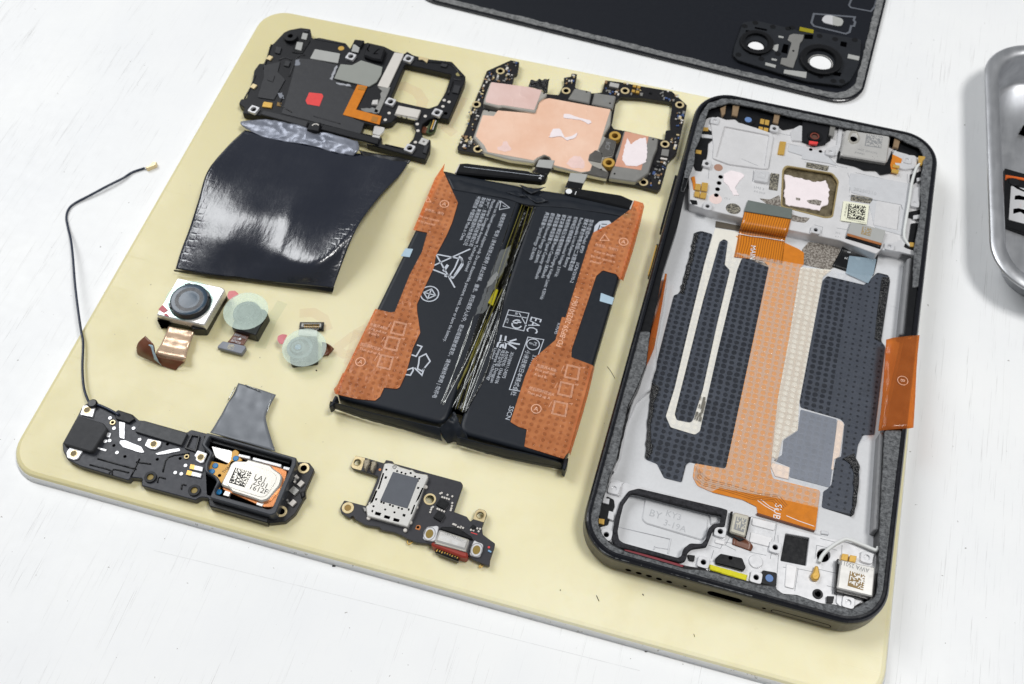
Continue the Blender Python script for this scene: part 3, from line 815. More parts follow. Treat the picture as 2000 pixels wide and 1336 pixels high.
for q in ('1090,295 1130,325 1190,360', '1110,290 1160,330 1215,355', '1260,385 1330,415 1425,448'):
    strokes('silver_trace', [C_(q)], .16, 2.345, WHITE, ph)
prism('beige_ribbon', B('1112,5 1290,20 1240,62 1105,780 1098,930 1010,985 985,1095 948,1080 975,830 1000,560 1060,330'), 1.95, 2.14, BEIGE, ph, .03, .5)
prism('graphite_sheet', B('1265,55 1475,105 1550,35 1612,50 1622,85 1572,425 1595,455 1532,955 1470,957 1440,1015 1428,1090 1448,1180') + C_('1690,210 1662,380 1640,388 1470,335 1480,240 1505,226') + B('1290,1240 1315,1090 1345,1080 1365,890 1340,865 1115,800 1110,770 1240,80'), 1.98, 2.24, NAVY, ph, .04, .5)
prism('copper_patch', B('1115,812 1320,868 1300,1090 1280,1255 1050,1195 1058,1140 960,1100 1010,1070 1018,985 1100,932'), 1.98, 2.18, GREYF, ph, .03, .4)
prism('peach_patch', B('1325,870 1352,882 1360,900 1335,1078 1305,1095 1300,1155 1288,1152'), 1.98, 2.26, PEACH, ph, .03, .2)
prism('peach_patch', B('955,1115 1050,1140 1045,1208 970,1190 945,1130'), 1.98, 2.3, PEACH, ph, .03, .2)
prism('crinkled_foil', S_('512,448 535,452 500,600 455,790 425,790 455,690 488,560'), 2.2, 2.6, CRINK, ph, .1, .2, jg=(.25, 1.2))
prism('crinkled_foil', B('270,660 315,685 285,760 265,900 275,1050 240,1095 232,1080 245,900'), 2.2, 2.65, CRINK, ph, .1, .2, jg=(.2, 1.2))
prism('crinkled_foil', C_('1600,45 1660,15 1692,90 1682,300 1660,380 1640,388 1655,300 1660,130 1640,80'), 2.2, 2.7, CRINK, ph, .1, .2, jg=(.2, 1.2))
prism('crinkled_foil', B('1575,60 1620,60 1570,430 1535,410 1545,300'), 2.2, 2.6, CRINK, ph, .1, .2)
prism('bare_patch', A('955,1090 1000,1040 1205,1075 1195,1190 1130,1225 960,1190'), 1.98, 2.1, GRAPH, ph, 0, .4)
prism('bare_patch', A('395,905 560,938 550,970 390,945'), 1.98, 2.2, mk('brown_gap', (86, 78, 66), .5), ph, 0, .2)
prism('adhesive_film', A('510,1105 965,1190 1105,1228 1242,1245 1262,1130 1440,1155 1420,1250 1385,1312') + B('1480,100 1550,38 1620,62 1570,430 1595,455 1530,960 1440,1010 1430,1090 1448,1180') + C_('1688,210 1660,378 1450,335 1300,300 1190,275 860,220 810,248 720,215 708,175 722,85 665,80 640,188 530,160 510,105 430,60') + B('240,1000 275,650 395,165') + S_('432,790 500,560') + A('255,980 370,990 330,1333') + B('565,0 590,-20') + A('420,1030 475,1035'), 2.42, 2.46, HAZE, ph, 0, .3)
prism('ribbon_film', B('935,8 690,1148 515,1118 505,1195 535,1240') + C_('815,243 860,222 1190,278 1300,302 1445,335 1458,238 1180,168 1165,112') + B('985,1095 1010,985 1098,930 1105,780 1240,62 1285,24 1112,8') + A('965,1192 512,1108'), 2.36, 2.39, HAZE2, ph, 0, .3)
prism('pale_blue_tab', A('1262,1132 1440,1152 1420,1250 1385,1312 1240,1245'), 2.47, 2.52, see_through('pale_blue_tab_film', (170, 192, 206), .5, .25), ph, 0, .4)
matrix_code('data_matrix', B('545,735 582,745 550,880 512,868'), 6, 2.5, mk('grey_code', (110, 106, 96), .5), ph, 21, False)
# white torn liner on the left, orange pull tab up the wall
prism('torn_liner', S_('355,690 362,720 335,900 300,1090') + B('300,560 272,650 262,700 190,760 130,900 85,1100 55,1165 90,1090 145,800 190,700') + S_('240,1200 262,1040 285,900'), 2.0, 4.0, WHT, ph, .3, .3, jg=(.12, 1.2))
prism('pull_tab_edge', S_('345,680 357,682 330,850 287,1090 255,1170 222,1215 238,1150 268,1000 312,860'), 4.0, 5.6, KAPTCLR, ph, .05, .2)
tp = sheet('pull_tab', [[(*B(a)[0], z) for a, z in zip(r, (6.6, 7.5, 7.95, 8.1, 7.5))] for r in (('1600,415', '1642,405', '1700,398', '1770,392', '1790,390'), ('1590,560', '1630,560', '1690,550', '1755,545', '1775,545'), ('1575,760', '1610,750', '1670,745', '1742,740', '1765,740'), ('1555,935', '1590,930', '1650,925', '1735,918', '1755,915'))], KAPTCLR, ph, 6, 6, .06, .25, .35, 3)
c = P(*B('1693,650')[0], 8.0)
strokes('tab_print', [['c'] + [(c.x + 1.35 * math.cos(a * .39), c.y + 1.35 * math.sin(a * .39)) for a in range(16)]], .16, 8.12, TPRINT, tp, pixel=False)
text('tab_print', 'B', (c.x - .55, c.y + .5), (0, -1), 1.2, 8.12, TPRINT, tp, 'L', pixel=False)
for pts in (X('1772,505 1782,502 1768,655 1757,652'), X('1718,845 1728,842 1718,1036 1706,1034')):
    prism('side_gasket', pts, 2.0, 5.8, mk('grey_gasket', (138, 139, 141), .5), ph, .3, .4)
strokes('liner_crease', [B('1600,222 1705,238')], .22, 2.03, WHT, ph)
# coax lead, upper end
cx = wire('antenna_lead', [(*q, z) for q, z in zip(A('1722,535 1700,560 1672,650 1652,780 1632,900 1620,1000 1640,1050 1668,1085 1676,1140 1660,1190 1640,1230'), (7.2, 7.0, 6.7, 6.6, 6.5, 6.4, 6.0, 5.4, 4.2, 3.4, 2.8))], .45, COAX, ph)
prism('coax_plug', A('1715,478 1762,482 1758,500 1742,515 1738,540 1715,540 1718,512'), 6.6, 7.6, GOLD, cx, .25, .3)
prism('gold_spring', A('1655,1042 1690,1045 1685,1075 1660,1070'), DZ + .5, DZ + 1.0, GOLD, ph, .1, .2)

# ---- lower deck
LZ = 4.7
well = N('490,12 420,110 390,230 362,370 377,450 420,480 930,620 962,602 980,530 1040,482 1150,488 1190,440 1215,340 1260,300 1320,298 1338,215 1220,195 560,22')
ld = prism('lower_deck', C_('228,160 260,175 290,185 920,352 1080,395 1250,450 1380,485 1720,562 1795,590 1790,700 1775,880 1700,905 1560,930 1330,920 1180,805 800,715 300,595 165,505 150,400 175,290 200,205'), 1.95, LZ, WHT, ph, .12, .5,
           holes=[well, C_('1255,490 1397,516 1377,682 1225,652'), circ(C_('1480,620')[0], 13, 20)], hr=.3)
prism('dark_panel', C_('1240,470 1420,500 1400,700 1210,670'), 2.0, 3.6, mk('black_glass_panel', (20, 21, 24), .25), ph, 0, .1)
disc('dark_panel', C_('1480,620')[0], 2.4, 2.0, 3.2, HOLE, ph, bev=0)
gk = prism('speaker_gasket', N('468,-8 385,100 345,230 315,380 320,470 360,517 430,530 955,662 1000,640 1020,562 1060,530 1195,512 1250,370 1290,330 1362,332 1392,170 1330,150 560,-32'), LZ - .1, LZ + 1.1, GASK, ph, .2, .5,
           holes=[N('492,14 422,110 392,230 364,370 379,450 422,478 928,616 960,598 978,530 1040,480 1148,486 1188,440 1213,340 1258,298 1318,296 1336,217 1220,197 560,24')], hr=.5)
wf = prism('speaker_well', N('460,-20 340,300 340,500 960,660 1000,560 1200,520 1260,340 1380,330 1380,180 560,-20'), 2.0, 2.9, PALE, ph, 0, .2)
prism('raised_panel', N('625,45 590,255 625,295 1150,452 1195,400 1212,215 1225,200'), 2.85, 3.35, PALE, ph, .25, .7)
for q in ('375,322 850,435 858,445 375,332', '850,435 866,437 838,580 828,575', '705,508 830,528 830,538 705,518', '705,508 715,510 705,540 695,537'):
    prism('well_rib', N(q), 2.85, 3.1, ALLOYD, ph, .05, .05)
prism('raised_panel', N('1225,210 1338,225 1325,292 1270,290 1235,310'), 2.85, 3.5, PALE, ph, .2, .3)
for s, q, hh in (('BY', '650,222', 2.0), ('KY3', '805,222', 1.7), ('3-19A', '785,310', 1.7)):
    text('cast_mark', s, N(q)[0], (1, -.07), hh, 3.38, mk('cast_grey', (184, 186, 189), .5), ph)
for q in C_('240,225 195,497 870,478 1195,572 770,660 1082,750 1738,632 1628,898'):
    boss(q, LZ, LZ + .9, WHT, ph, w=2.9, ri=.68)
prism('alloy_wall', C_('220,180 290,190 275,270 200,250'), LZ - .2, LZ + .5, WHT, ph, .12, .3)
prism('alloy_wall', C_('1560,845 1690,880 1715,890 1640,938 1580,925 1555,900'), LZ - .2, LZ + .4, WHT, ph, .12, .3)
prism('alloy_wall', C_('1710,600 1785,610 1770,665 1705,650'), LZ - .2, LZ + .4, WHT, ph, .12, .3)
prism('red_mesh_strip', C_('300,584 340,588 655,678 645,692 305,602'), LZ, LZ + .7, REDS, ph, .1, .1)
prism('port_rubber', C_('838,640 872,608 1000,635 1022,690 1008,712 930,690 842,668'), LZ, LZ + 1.4, BLK2, ph, .25, .3)
disc('rubber_dimple', C_('930,635')[0], .5, LZ + 1.4, LZ + 1.44, HOLE, ph, bev=0)
prism('port_wall', C_('795,650 1045,715 1035,785 800,715'), LZ - .1, LZ + .4, WHT, ph, .1, .2)
prism('yellow_foam', C_('806,672 1032,735 1024,772 812,706'), LZ, LZ + 1.2, YELL, ph, .2, .15, jg=(.06, .7))
pt = prism('proximity_part', C_('948,362 1042,385 1018,512 925,482'), LZ, LZ + 1.9, mk('matt_champagne', (196, 192, 178), .45, metal=.4), ph, .3, .6)
matrix_code('data_matrix', C_('965,390 1025,405 1008,485 948,465'), 9, LZ + 1.93, GPRINT, pt, 5)
prism('part_surround', C_('930,360 945,360 925,482 1015,515 1040,390 1052,392 1020,525 985,535 912,490'), LZ, LZ + 1.0, BLK2, ph, .1, .2)
sheet('brown_tail', [[(*q, 5.9) for q in C_('962,500 1005,512')], [(*q, 5.2) for q in C_('945,522 1060,560')], [(*q, 5.0) for q in C_('940,555 1052,595')]], KAPTB, ph, 5, 5, .2)
for q in ('1060,395 1200,430 1190,475 1055,440', '1050,480 1180,515 1160,570 1040,540', '840,520 900,535 895,560 835,545', '1260,670 1325,685 1305,820 1250,805'):
    prism('raised_plate', C_(q), LZ, LZ + .3, ALLOY, ph, .12, .4)
disc('round_pad', C_('1080,655')[0], 1.75, LZ, LZ + .35, WHT, ph, bev=.15)
mi = prism('microphone', C_('1118,706 1205,722 1200,806 1110,788'), LZ, LZ + .9, BLK2, ph, .15, .5)
disc('mic_window', C_('1160,755')[0], .95, LZ + .85, LZ + 1.0, LENSB, mi)
ring(C_('1447,848')[0], 1.25, .7, LZ, LZ + .3, BLK2, ph, 'rubber_ring')
prism('black_peg', C_('1500,860 1545,862 1535,905 1500,900'), LZ, LZ + .8, BLK2, ph, .1, .2)
prism('alloy_bump', C_('1465,470 1510,478 1512,500 1465,492'), LZ, LZ + .6, ALLOYD, ph, .15, .2)
for q in ('800,560 870,580 890,540 1000,560', '1050,390 1205,430 1190,520 1165,640', '1210,500 1215,600 1200,800', '830,590 815,640', '1040,600 1140,620', '1440,700 1550,725', '1430,640 1440,560 1560,590', '1330,700 1430,720', '1240,690 1330,700 1310,830', '1500,800 1540,810 1530,850', '930,500 900,560 960,590', '290,200 300,190', '1460,520 1580,550', '1590,560 1585,640'):
    strokes('deck_groove', [C_(q)], .14, LZ + .02, GRV, ph)
# vibration motor
vm = prism('vibration_motor', C_('1582,645 1787,690 1772,866 1560,815'), LZ - .2, 7.2, STEEL, ph, .3, .5)
prism('motor_surround', C_('1560,640 1575,640 1552,815 1560,835 1775,885 1800,690 1808,700 1790,890 1740,885 1550,838'), LZ - .2, 6.3, BLK2, ph, .15, .3)
matrix_code('data_matrix', C_('1637,712 1728,738 1715,828 1622,800'), 14, 7.24, mk('gold_brown_print', (140, 112, 60), .45), vm, 31)
text('motor_print', 'AWA 250118', C_('1752,700')[0], (-1, .03), 1.15, 7.24, GPRINT, vm, xs=.85)
for q in ('1592,608 1630,615 1622,655 1584,645', '1638,617 1678,624 1670,662 1630,655'):
    prism('gold_pad', C_(q), LZ, LZ + 1.0, GOLD, ph, .1, .15)
lw = wire('antenna_lead', [(*q, z) for q, z in zip(C_('1805,572 1790,590 1720,562 1630,528 1590,532 1520,575 1475,620 1455,662'), (5.8, 5.8, 5.7, 5.6, 5.7, 5.7, 5.6, 5.5))], .48, COAX, ph)
prism('coax_plug', C_('1432,680 1450,682 1462,740 1450,768 1420,765 1405,738 1422,715'), LZ + .3, LZ + 1.3, GOLD, lw, .3, .4)
# black antenna bits on the lower left
prism('antenna_plastic', C_('155,335 200,270 240,290 245,330 215,405 205,440 150,455'), LZ - .4, LZ + .3, BLK2, ph, .1, .3)
for q, mt in (('178,278 215,285 210,318 172,308', WHT), ('210,355 242,365 238,415 202,400', WHT), ('148,400 185,405 182,438 146,430', GOLD)):
    prism('contact_pad', C_(q), LZ + .2, LZ + .9, mt, ph, .1, .2)
prism('antenna_plastic', C_('675,615 720,620 715,655 685,650'), LZ, LZ + .6, BLK2, ph, .1, .2)
prism('antenna_plastic', C_('650,680 760,695 800,712 740,720 650,692'), LZ - .3, LZ + .3, BLK2, ph, .1, .2)
# ------------------------------------------------------------------ battery
ba = thing('battery_pack', 'black twin-cell phone battery with orange pull tapes, lying between board and phone', 'battery', (-40, 68, 0))
BZ = 5.9
def cell(pts):
    p = ccw(pxy(pts, BZ)); p = rnd(p, 3.2, 6)
    loops = [(inset(p, .5), .15), (p, .9), (p, BZ - .9), (inset(p, .25), BZ - .3), (inset(p, .7), BZ - .08), (inset(p, 1.3), BZ)]
    x = sum(q[0] for q in p) / len(p); y = sum(q[1] for q in p) / len(p)
    return loft('cell', loops, BATT, ba, (x, y, 0.1), smooth=True)
cell(X('867,334 1027,364 870,829 652,773'))
cell(X('1052,368 1250,403 1104,900 893,843'))
# crimped ends at the bottom and the folded pouch between the cells
def crumple(name, rows, mat, par, wr=.5, ws=.5, seed=1, th=.12, nu=8, nv=6):
    return sheet(name, rows, mat, par, nu, nv, th, wr, ws, seed)
crumple('pouch_fold', [[(*q, 5.3) for q in E('15,575 250,640 470,690 690,735')], [(*q, 3.2) for q in E('10,600 240,668 460,722 690,790')], [(*q, .9) for q in E('25,612 240,685 460,745 700,815')]], BATT, ba, .35, .6, 3)
crumple('pouch_fold', [[(*q, 5.3) for q in E('790,790 1000,845 1230,895 1430,950')], [(*q, 3.0) for q in E('785,830 1000,880 1220,930 1440,975')], [(*q, .9) for q in E('800,840 1000,900 1220,950 1440,992')]], BATT, ba, .35, .6, 7)
crumple('pouch_fold', [[(*q, 5.9) for q in E('745,690 775,640 800,700')], [(*q, 5.4) for q in E('690,730 770,705 850,790')], [(*q, 3.4) for q in E('700,790 772,780 850,840')], [(*q, 1.2) for q in E('730,830 775,825 830,845')]], BATT, ba, .6, .7, 9)
prism('pouch_ear', E('1440,930 1470,918 1462,960 1448,998 1432,985'), .6, 4.6, BATT, ba, .2, .2)
prism('pouch_ear', E('8,610 45,538 62,545 30,600'), 2.0, 5.2, BATT, ba, .2, .2)
crumple('pouch_top', [[(*q, 4.6) for q in D('705,108 900,150 1090,190 1240,215 1460,250 1700,295 1880,325')], [(*q, 5.95) for q in D('730,150 900,190 1085,235 1235,270 1450,285 1700,330 1860,360')], [(*q, 5.99) for q in D('760,220 900,245 1080,275 1225,315 1440,330 1690,365 1840,395')]], BATT, ba, .22, .35, 4)
for q in ('1085,235 1150,225 1215,262 1160,258', '1200,250 1290,255 1350,290 1270,300', '1170,190 1260,215 1330,205 1240,250'):
    crumple('wrinkle', [[(*a, 6.1) for a in D(q)[:2]], [(*a, 6.6) for a in (D(q)[3], D(q)[2])]], BATT, ba, .5, .6, 8)
# trough of clear tape between the cells
def trough(name, ca, mat, z0, z1, seed, wr=.35):
    return sheet(name, ca, mat, ba, 8, 10, .06, wr, .45, seed)
prism('gap_liner', X('1012,392 1058,402') + E('850,650 670,600'), 1.5, 3.2, HOLE, ba, 0, .2)
TRB = mk('gap_tape', (18, 18, 14), .1, var=.5, bump=.6, bs=.5, bd=.6, spec=.8)
sheet('gap_tape', [[(*a, z) for a, z in zip(D('1150,298 1185,303 1215,308 1240,312 1275,320'), (6.0, 4.6, 3.9, 4.5, 6.0))], [(*a, z) for a, z in zip(W_('200,420 225,440 245,450 262,455 300,440'), (6.1, 4.8, 4.0, 4.8, 6.1))],
                   [(*a, z) for a, z in zip(W_('120,690 160,680 185,690 205,700 235,720'), (6.1, 4.9, 4.1, 4.9, 6.1))], [(*a, z) for a, z in zip(W_('10,1010 60,1010 85,1020 110,1030 160,1040'), (6.1, 4.9, 4.1, 4.9, 6.1))],
                   [(*a, z) for a, z in zip(E('680,590 725,605 760,615 790,625 842,645'), (6.0, 4.8, 4.0, 4.8, 6.0))]], TRB, ba, 8, 16, .06, .25, .5, 5)
YST = mk('yellow_edge_and_reflection', (116, 110, 44), .25)
SHN = mk('silver_foil_and_glint', (196, 198, 196), .12, metal=.7)  # silver of the painted tape reflections, also of foil on the bracket
for nm, mat, z, w, pts in (('tape_edge', YST, 5.6, .32, (D('1190,305') + W_('235,420 180,640 30,990') + E('720,600'))), ('tape_edge', YST, 5.3, .28, (D('1232,312') + W_('300,420 205,650 100,900') + E('790,620'))),
                           ('tape_edge', YST, 5.5, .2, (D('1255,316') + W_('318,420 270,520 140,800') + E('815,636'))), ('tape_crease_glint', SHN, 5.75, .3, (W_('275,520 215,680 130,900') + E('820,640'))),
                           ('tape_crease_glint', SHN, 5.9, .25, (W_('215,690 150,860 90,1010') + E('760,612'))), ('tape_crease_glint', SHN, 5.9, .3, (W_('170,660 60,930') + E('705,598'))), ('tape_crease_glint', SHN, 6.0, .22, (W_('75,720 20,900') + E('690,592'))),
                           ('tape_crease_glint', SHN, 6.0, .22, (W_('240,700 190,850 120,1040') + E('838,640')))):
    pp = cat([P(q[0], q[1], z) for q in pts], 6)
    wire(nm, pp, w * .36, mat, ba, 2, 6, False)  # silver wires paint reflections along the tape creases; yellow ones are tape edges
for k, (mat, z, w, pts) in enumerate(((SHN, 5.8, .75, W_('235,700 190,820 120,1000') + E('822,640')), (YST, 5.5, .7, W_('150,740 90,890 20,1060') + E('732,608')), (SHN, 5.9, .6, W_('190,700 130,850 60,1020') + E('778,622')),
                                     (SHN, 6.0, .6, W_('75,725 30,850') + E('700,598')), (mk('dark_olive_reflection', (88, 84, 40), .2, metal=.4), 5.6, .8, D('1205,308') + W_('255,430 190,600')), (SHN, 5.95, .5, W_('280,515 245,600 225,690')), (SHN, 5.9, .45, D('1268,330') + W_('335,330 300,450')))):
    pp = cat([P(q[0], q[1], z) for q in pts], 8); n_ = len(pp)
    rows = []
    for i_, p_ in enumerate(pp):
        ww = w * (.35 + .65 * math.sin(math.pi * (i_ + .5) / n_)) * (1 + .25 * math.sin(i_ * 1.7 + k))
        rows.append([(p_.x - ww / 2, p_.y, p_.z - .25), (p_.x, p_.y, p_.z + .1), (p_.x + ww / 2, p_.y, p_.z - .3)])
    sheet('channel_reflection', rows, mat, ba, 3, 2, .04, .15, .8, k, False)  # silver and olive strips stand in for reflections in the glossy clear tape
prism('yellow_tape_spot', W_('205,556 222,565 190,658 160,640'), 5.0, 5.6, mk('olive_yellow_tape', (168, 158, 20), .25), ba, .05, .1)
prism('torn_clear_tape', W_('225,340 300,300 270,420 210,520 150,690 80,720 130,600'), 6.02, 6.06, CLEARF, ba, 0, .1, jg=(.25, 1.0))
prism('tape_glint', W_('170,500 215,455 225,470 195,520 150,555 160,520'), 6.08, 6.14, SHN, ba, 0, .1, jg=(.15, .6))
# protection boards with the connectors
pb = prism('protection_strip', D('800,58 845,55 1225,102 1240,112 1345,122 1330,158 1300,168 1270,163 780,116'), 4.4, 6.5, BLK2, ba, .4, .4)
prism('strip_edge', D('775,115 803,62 808,64 784,116'), 5.6, 6.55, PALEP, ba, .05, .1)
strokes('strip_line', [D('830,80 1240,130 1320,138')], .12, 6.54, PRINT, pb)
text('strip_number', '2', D('1284,150')[0], (1, -.05), 1.55, 6.55, WHITE, pb)
sheet('connector_flex', [[(*q, 6.5) for q in D('1248,112 1345,128')], [(*q, 6.0) for q in D('1262,95 1358,108')], [(*q, 5.6) for q in D('1272,78 1367,90')]], BLK2, ba, 5, 5, .15)
prism('connector_head', D('1290,35 1386,40 1366,92 1270,80'), 4.9, 5.7, GREYP, ba, .1, .2)
pb2 = prism('protection_strip', D('1450,212 1470,207 1560,214 1790,250 1868,285 1846,336 1800,325 1460,247 1445,232'), 4.4, 6.5, BLK2, ba, .4, .4)
prism('strip_edge', D('1842,338 1864,286 1869,288 1848,340'), 5.6, 6.55, PALEP, ba, .05, .1)
text('strip_number', '1', D('1500,248')[0], (1, -.05), 1.4, 6.55, WHITE, pb2)
disc('white_dot', D('1472,230')[0], .95, 6.5, 6.55, WHITE, pb2, bev=0)
sheet('connector_flex', [[(*q, 6.4) for q in D('1450,207 1550,217')], [(*q, 6.0) for q in D('1457,185 1556,198')], [(*q, 5.6) for q in D('1466,166 1561,181')]], BLK2, ba, 5, 5, .15)
prism('connector_head', D('1482,115 1587,125 1561,182 1465,166'), 4.9, 5.7, GREYP, ba, .1, .2)
# orange pull tapes
tl = prism('pull_tape', D('715,60 706,108 795,300 760,420 725,500 660,622 650,690 545,918') + E('545,20 565,155 520,250 480,400 440,488 420,498 345,490 320,545 290,570 180,560 50,530 100,400 290,10') + D('305,950 385,970 410,965 500,740 575,600 608,482 522,465 655,150'), 6.03, 6.12, KAPTAPE, ba, 0, .25)
trr = prism('pull_tape', D('1840,345 1740,420 1620,482 1590,560 1452,1000') + E('1430,60 1390,200 1250,320 1205,420 1115,700 1165,730 1215,745 1200,850 1440,925 1475,870 1620,355 1487,305 1490,255') + D('1640,745 1680,712 1760,735 1787,770 1915,345 1927,303 1870,285'), 6.03, 6.12, KAPTAPE, ba, 0, .25)
def drape(rows, par=ba):
    return sheet('tape_drape', rows, KAPTAPE, par, 5, 6, .08)
drape([[(*a, 6.1), (*b, 5.2), (*c, 3.2)] for a, b, c in zip(E('1600,360 1560,520 1510,700 1455,900'), E('1622,360 1583,520 1532,700 1475,890'), E('1630,365 1592,525 1540,710 1480,905'))])
drape([[(*a, 6.1), (*b, 5.2), (*c, 3.4)] for a, b, c in zip(D('1905,300 1870,450 1825,600 1775,765'), D('1925,305 1892,450 1848,610 1797,770'), D('1932,325 1900,460 1856,620 1803,780'))])
drape([[(*a, 6.1), (*b, 5.0), (*c, 2.6)] for a, b, c in zip(E('120,400 90,460 65,525'), E('98,400 68,460 46,528'), E('90,405 60,470 38,500'))])
prism('blue_mark', D('475,578 521,582 500,632 446,625'), 5.9, 6.02, LBLUE, ba, 0, .1)
prism('blue_mark', D('1668,850 1748,880 1736,922 1660,900'), 5.9, 6.02, LBLUE, ba, 0, .1)
# the print on the left cell (lines run along the battery)
DN_ = (-.005, -1)
def bt(s, q, h=1.0, fr_=D, mat=PRINT, xs=.93, z=6.02):
    return text('battery_print', s, fr_(q)[0], DN_, h, z, mat, ba, xs=xs)
bt('请使用原厂电池 | 浸水后禁止使用 | 禁止拆解、撞击、挤压或投入火中。若出现鼓胀或变形，请勿继续使用 | 勿将电', '1070,362', 1.0)
bt('Please use Xiaomi-approved adapters only. Do not disassemble, puncture, crush, tear or burn the battery.', '1040,284', .98, xs=.885)
bt('Manufacturer: Dongguan Amperex Technology Limited', '1007,279', .98, xs=.9)
bt('生产厂: 东莞新能源科技有限公司', '977,270', 1.0)
bt('製造商: 東莞新能源科技有限公司', '945,265', 1.0)
bt('中国制造 中國製造 Made in China', '915,258', 1.0, xs=.86)
strokes('battery_print', [['c'] + D('1110,330 1058,290 1048,342'), D('1088,325 1068,318')], .22, 6.02, PRINT, ba)
# crossed-out bin
strokes('battery_print', [D('870,582 610,700'), D('650,595 776,818'), ['c'] + D('805,628 820,640 825,680 790,730 765,760 745,755 750,735 775,700 800,640'), D('668,615 800,640'), D('636,705 765,755'), ['c'] + D('728,680 735,684 712,718 705,712'), D('815,640 822,665 772,745'), D('712,745 728,752')], .42, 6.02, PRINT, ba)
c = P(*D('622,856')[0], 6.02)
strokes('battery_print', [['c'] + circ(c, 2.55, 28), ['c'] + circ(c, 1.75, 4), [(c.x - 1.7, c.y), (c.x + 1.7, c.y)], [(c.x, c.y - 1.7), (c.x, c.y + 1.7)]], .32, 6.02, PRINT, ba, pixel=False)
strokes('battery_print', [['c'] + E('560,305 600,285 625,330 575,390 548,375 555,345'), E('530,370 575,415 590,370'), ['c'] + E('480,385 520,370 522,385 505,415 470,410'), E('545,230 575,240 540,300 512,290')], .4, 6.02, PRINT, ba)
# right cell
for s, q, hh, xs in (('型号/型號/Model: BP59', '1603,400', 1.0, .95), ('1ICP6/33/90-2', '1520,660', .98, .95), ('锂离子聚合物电池组/二次鋰電池組', '1573,394', 1.0, .93), ('Rechargeable Li-ion Polymer Battery', '1541,389', .98, .93),
                     ('标称电压/標稱電壓/Nominal Voltage: 3.91Vdc', '1507,384', .98, .87), ('充电限制电压/充電限制電壓/Charging Voltage Limit: 4.50Vdc', '1470,376', .98, .9), ('额定容量/額定容量/Rated Capacity: 5830mAh', '1436,371', .98, .92),
                     ('典型容量/典型容量/Typical Capacity: 6000mAh', '1402,366', .98, .92), ('额定能量/Nominal Energy: 22.80Wh', '1367,361', .98, .93), ('典型能量/Typical Energy: 23.46Wh', '1333,356', .98, .93)):
    bt(s, q, hh, xs=xs)
lg = prism('battery_emblem', D('1660,412 1720,408 1735,430 1700,452 1650,482 1622,488 1630,440'), 6.0, 6.02, PRINT, ba, 0, .5)
strokes('emblem_line', [D('1662,435 1655,455 1648,470'), D('1672,430 1705,432'), D('1668,448 1698,450')], .3, 6.03, BATT, lg)
bt('R39245', '1405,95', .95, E)
strokes('battery_print', [['c'] + W_('284,684 404,704 374,808 250,782'), W_('276,712 396,732'), W_('345,700 390,780')], .22, 6.02, PRINT, ba)
c = P(*W_('333,768')[0], 6.02)
strokes('battery_print', [[(c.x + 1.35 * math.cos(a * .35 + 1.2), c.y + 1.35 * math.sin(a * .35 + 1.2)) for a in range(15)], [(c.x - .2, c.y + .6), (c.x + 1.0, c.y + .9)], [(c.x - 1.5, c.y + .2), (c.x + .1, c.y + .3)]], .4, 6.02, PRINT, ba, pixel=False)
text('battery_print', 'ICT', W_('272,732')[0], DN_, .75, 6.02, PRINT, ba); text('battery_print', 'BI', W_('325,697')[0], DN_, .75, 6.02, PRINT, ba)
text('battery_print', 'EAC', W_('418,720')[0], DN_, 3.3, 6.02, PRINT, ba, xs=.62)
# KC mark
strokes('battery_print', [W_('240,832 232,868 350,888'), W_('268,838 262,870 330,915'), [*W_('215,905 222,880 245,868 270,880 262,915')], [*W_('232,908 240,892 250,890 252,910')], W_('290,870 330,858')], .5, 6.02, PRINT, ba)
for s, q in (('XU100911-24075', '297,932'), ('A/S연락처: 1566-8106', '268,925'), ('제조업자명: Dongguan', '243,918'), ('Amperex Technology', '222,912'), ('Limited', '198,908')):
    bt(s, q, .95, W_, xs=.9)
strokes('battery_print', [['c'] + W_('398,845 492,860 380,1170 288,1155')], .22, 6.02, PRINT, ba)
c = P(*W_('428,888')[0], 6.02)
strokes('battery_print', [['c'] + circ(c, 1.75, 24)], .26, 6.02, PRINT, ba, pixel=False)
text('battery_print', 'PS', (c.x + .05, c.y + .95), DN_, .95, 6.02, PRINT, ba, pixel=False); text('battery_print', 'E', (c.x - 1.1, c.y + .45), DN_, .95, 6.02, PRINT, ba, pixel=False)
bt('小米技術日本株式会社', '388,920', 1.15, W_); bt('3.91Vdc 5.83Ah', '428,948', 1.0, W_)
text('battery_print', 'SSCN', E('1112,600')[0], DN_, 1.3, 6.02, PRINT, ba)
# print on the tapes
def circled(q, fr_, r=1.3):
    c = P(*fr_(q)[0], 6.16)
    par = tl if c.x < -41 else trr
    strokes('tape_print', [['c'] + circ(c, r, 20)], .2, 6.16, TPRINT, par, pixel=False)
    text('tape_print', 'A', (c.x - .6, c.y - .62), (1, 0), 1.3, 6.16, TPRINT, par, pixel=False)
circled('712,307', D); circled('1806,538', D); circled('200,333', E); circled('1273,620', E)
for (q, fr_, par) in ((('432,130', '392,222', '350,335'), E, tl), (('1492,398', '1452,502', '1416,620'), E, trr)):
    for a in q:
        c = P(*fr_(a)[0], 6.16)
        sq = [(c.x - 1.9, c.y + 2.0), (c.x + 1.7, c.y + 2.1), (c.x + 2.1, c.y - 1.9), (c.x - 1.7, c.y - 2.0)]
        strokes('tape_print', [['c'] + sq, ['c'] + [(x * .86 + c.x * .14, y * .86 + c.y * .14) for x, y in sq], [(c.x + 2.0, c.y + 2.2), (c.x + 2.9, c.y + 2.5), (c.x + 2.6, c.y + 1.9)], [(c.x - 2.9, c.y - .4), (c.x - 2.6, c.y + 1.4)]], .11, 6.16, TPRINT, par, pixel=False)
